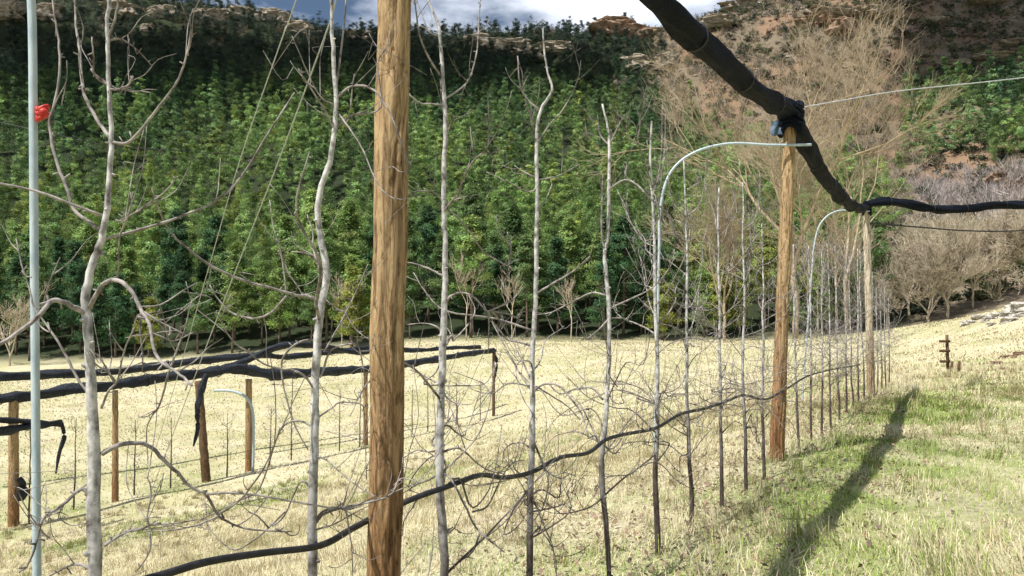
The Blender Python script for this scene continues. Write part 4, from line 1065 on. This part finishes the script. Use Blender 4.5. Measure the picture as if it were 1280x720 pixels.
def scree():
    P = scatter(2.7, 150, 345); px, py = proj(P); sc_ = region_scrub(px, py, P[:, 0], P[:, 1])
    keep = rng.random(len(P)) < sc_ * np.interp(py, [0, 60, 130, 250], [.75, .6, .35, .15]) * sst(.35, .6, fbm(P[:, 0] / 9, P[:, 1] / 7, 3)) * 1.5
    Q = P[keep]; n = len(Q)
    B = np.array([[1, 0, 0], [.3, .95, 0], [-.8, .6, 0], [-.8, -.6, 0], [.3, -.95, 0], [.5, .2, .8], [-.3, .4, 1], [-.2, -.5, .85]])
    F = np.array([[0, 1, 5], [1, 6, 5], [1, 2, 6], [2, 3, 6], [3, 7, 6], [3, 4, 7], [4, 0, 5], [4, 5, 7], [5, 6, 7]])
    s_ = rng.uniform(.25, .95, (n, 1, 1)) * np.array([1.5, 1.0, .8]); V = (B[None] + rng.normal(0, .22, (n, 8, 3))) * s_ + Q[:, None] - np.array([0, 0, .15])
    c = np.where(rng.random((n, 1)) < .35, np.array([.28, .18, .12]), np.array([.29, .25, .20])) * rng.uniform(.5, 1.25, (n, 1))
    o = obj('scree', mesh_np('scree', V.reshape(-1, 3), [(F[None] + np.arange(n)[:, None, None] * 8).reshape(-1, 3)], np.repeat(c, 8, 0)), M['mass'])
    tag(o, 'broken grey and ochre stones strewn over the right hillside', 'scree', kind='stuff')
scree()
# field stones on the rise at right
stones = [(1212, 405, .5), (1222, 399, .6), (1234, 401, .45), (1246, 397, .7), (1256, 394, .5), (1262, 402, .6), (1274, 396, .8), (1240, 407, .4), (1276, 386, .9), (1228, 466, .35), (1245, 455, .4), (1262, 448, .45), (1274, 444, .5), (1238, 462, .25), (1256, 462, .3)]
def field_point(px, py):
    Y = np.linspace(12, 98, 1500); a = at(px, py, 1.0) - np.array([0, 0, CAM_H])
    Pz = CAM_H + a[2] * Y; H = ground_h(a[0] * Y, Y); i = np.argmax(H > Pz)
    if H[i] <= Pz[i]: i = int(np.argmin(np.abs(H - Pz)))
    return np.array([a[0] * Y[i], Y[i], H[i]])
for i, (px, py, s) in enumerate(stones):
    p = field_point(px, py); k = s * p[1] / 55
    o = obj('field_stone', rock_mesh(k * rng.uniform(.7, 1.2), k * .6, k * .42, 2, i * 2.3 + 50), M['stone' if i < 9 else 'rock_red'], None, (p[0], p[1], p[2] + .1 * k))
    o.rotation_euler[2] = rng.uniform(0, 3)
    tag(o, ('pale stone on the grassy rise at right, ' + ['leftmost of the scatter', 'second from the left of the scatter', 'just right of the left pair', 'in the middle of the scatter', 'right of the middle stone', 'below the middle stones', 'large one at the right edge', 'lowest and smallest of the scatter', 'topmost at the right edge'][i]) if i < 9 else
        ('ochre stone on the bare earth bank at right, ' + ['lowest left', 'in its middle', 'upper right of the middle', 'topmost by the edge', 'small one left of centre', 'small one right of centre'][i - 9]), 'stone', 'stones at the right of the field')
# bare earth bank
p = field_point(1250, 456)
# slatted marker and two stakes
p = field_point(1185, 464); k = p[1] / FPX
b = MB()
b.tube(np.array([[0, 0, -.1], [.0, .02, 45 * k]]), [2.1 * k, 1.8 * k], 8)
post = b.build('slatted_marker', M['pole_dark'], None, True, p); tag(post, 'short weathered post with three crosswise slats in the far field', 'marker post')
for h in (12, 25, 37):
    b = MB(); b.box((-5 * k, -2.6 * k, h * k), (6.5 * k, .6 * k, 1.6 * k)); b.build('slat', M['pole_dark'], post, False)
for px, lab in ((1189, 'left one of two short dark stakes in the far field'), (1198, 'right one of two short dark stakes in the far field')):
    p = field_point(px, 466); b = MB(); b.tube(np.array([[0, 0, -.1], [.02, 0, 7 * k], [.04, 0, 14 * k]]), [1.9 * k, 1.9 * k, 1.5 * k], 8)
    tag(b.build('short_stake', M['pole_dark'], None, True, p), lab, 'stake', 'short stakes in the far field')

# ------------------------------------------------------------------ bare broadleaf trees
def bare_tree(x, y, H, r, label, spread=.55, depth=5, col='bbark', trunk_h=.22, lean=0.0, seed=1, minr=.02, kids=(3, 5)):
    lr = np.random.default_rng(seed); base = np.array([x, y, gh(x, y) - .2])
    root = empty('bare_tree', base, label, 'bare tree', 'bare broadleaf trees at the field edge')
    tr, cw = MB(), MB()
    n = 7; t = np.linspace(0, 1, n); hh = H * trunk_h
    P = np.stack([lean * t * hh + lr.normal(0, .03 * H * .2, n) * t, lr.normal(0, .05, n) * t, t * hh], -1)
    tr.tube(P, np.linspace(r, r * .75, n), 9, True, .05); tr.build('trunk', M[col], root)
    def grow(p, d, L, rad, lev):
        m = 5; q = [p]; dd = d.copy()
        for i in range(m - 1):
            dd = dd + lr.normal(0, .13, 3) + np.array([0, 0, .07]); dd /= np.linalg.norm(dd); q.append(q[-1] + dd * L / (m - 1))
        q = np.array(q); cw.tube(q, np.maximum(np.linspace(rad, rad * .55, m), minr * .55), 6 if lev == 0 else 4 if lev < 3 else 3, False)
        if lev >= depth: return
        for k in range(lr.integers(*kids) + (1 if lev > 1 else 0)):
            i = lr.integers(1, m); a = lr.normal(0, 1, 3); a -= dd * a.dot(dd); a /= np.linalg.norm(a)
            nd = dd + a * spread * lr.uniform(.7, 1.6); nd /= np.linalg.norm(nd)
            grow(q[i], nd, L * lr.uniform(.52, .82), max(rad * .55, minr * .6), lev + 1)
    for k in range(lr.integers(3, 5)):
        a = lr.uniform(0, 6.28); d = np.array([math.cos(a) * spread, math.sin(a) * spread, 1.0]); d /= np.linalg.norm(d)
        grow(P[-1 - (k % 2)], d, H * .34, r * .62, 0)
    cw.build('crown', M[col], root)
    return root
def bare(px, Y, H, r, label, **k): return bare_tree((px - 640) / FPX * Y, Y, H, r, label, **k)
bare(994, 84, 33, .33, 'very tall pale bare tree behind the leaning orange brown post', spread=.5, depth=5, seed=4, minr=.015, trunk_h=.3, kids=(3, 5), col='tbark')
bare(1058, 90, 32, .26, 'tall bare tree between the leaning post and the bleached end post', spread=.5, depth=5, seed=7, minr=.015, kids=(3, 5), col='tbark')
bare(905, 92, 21, .18, 'tall bare tree left of the leaning post, in front of the pines', spread=.42, depth=5, seed=9, minr=.015, kids=(3, 5), col='tbark')
bare(1108, 101, 9, .13, 'small white stemmed bare tree just right of the bleached end post', spread=.8, depth=4, seed=12, minr=.03, trunk_h=.35)
bare(1160, 103, 12, .2, 'bare tree dividing low into two pale limbs on the field edge', spread=.55, depth=5, seed=14, minr=.035, trunk_h=.12)
bare(1184, 103, 13, .2, 'dark forked bare tree right of the one with two pale limbs', spread=.5, depth=5, seed=16, minr=.035, trunk_h=.2)
bare(1216, 106, 13.5, .17, 'grey bare tree above the grassy rise', spread=.6, depth=5, seed=18, minr=.035)
bare(1250, 108, 13, .17, 'tan bare tree over the pale stones at right', spread=.65, depth=5, seed=21, minr=.035)
bare(1136, 108, 13, .17, 'slender bare tree standing back, left of the dividing one', spread=.6, depth=5, seed=23, minr=.035)
bare(1290, 104, 12, .17, 'bare tree at the right edge of the picture', spread=.65, depth=5, seed=25, minr=.035)
bare(14, 96, 11, .14, 'pale bare sapling at the left edge, before the pines', spread=.5, depth=4, seed=28, minr=.032, trunk_h=.15)
for k, (px, lab) in enumerate(((1010, 'left of the leaning far tube'), (1022, 'behind the leaning far tube'), (1046, 'midway between far tube and end post'), (1060, 'left of the end post, the farther one'), (1073, 'close to the left of the end post'))):
    bare(px, 99 + (k % 2), 12 + k % 3, .09, 'thin white bare tree, ' + lab, spread=.3, depth=3, seed=40 + k, minr=.03, trunk_h=.5)
for k, (px, h, lab) in enumerate(((583, 9, 'behind the mottled trunk'), (640, 8, 'left of the Y forked tree'), (428, 8, 'left of the nearest post'), (447, 8, 'touching left edge of nearest post'), (714, 7, 'right of the Y forked tree'))):
    bare(px, 99.5, h, .08, 'thin bare tree at the foot of the pines, ' + lab, spread=.35, depth=3, seed=60 + k, minr=.026, trunk_h=.5)

# ------------------------------------------------------------------ fair weather clouds, high behind the camera, shading parts of the hill
def cloud(spots, t, r, seed):
    import bmesh
    lr = np.random.default_rng(seed); b = MB()
    c0 = None
    for px, py in spots:
        p = hill_point(px + lr.normal(0, 9), py + lr.normal(0, 9)) + np.array([0, 0, 4]) + np.array(SUN_DIR) * (t + lr.uniform(-20, 20))
        if c0 is None: c0 = p
        bm = bmesh.new(); bmesh.ops.create_icosphere(bm, subdivisions=3, radius=1)
        V = np.array([v.co[:] for v in bm.verts]); F = np.array([[v.index for v in f.verts] for f in bm.faces]); bm.free()
        n = fbm(V[:, 0] * 2 + seed + px, V[:, 1] * 2 + V[:, 2] * 3 + py, 4)
        b.add(p - c0 + V * (r * lr.uniform(.75, 1.2) * (.7 + .6 * n))[:, None], None, F)
    o = b.build('cloud', M['cloud'], None, True, c0); o['kind'] = 'structure'
cloud([(x, y) for x in range(-120, 230, 34) for y in (75, 110, 150)] + [(x, y) for x in range(230, 500, 34) for y in (70, 100, 125)] + [(x, y) for x in range(500, 720, 34) for y in (90, 118)] , 820, 12, 3)
cloud([(x, y) for x in range(1150, 1420, 32) for y in (22, 52, 84)] + [(1165, 100), (1200, 105), (1240, 100)], 900, 14, 5)
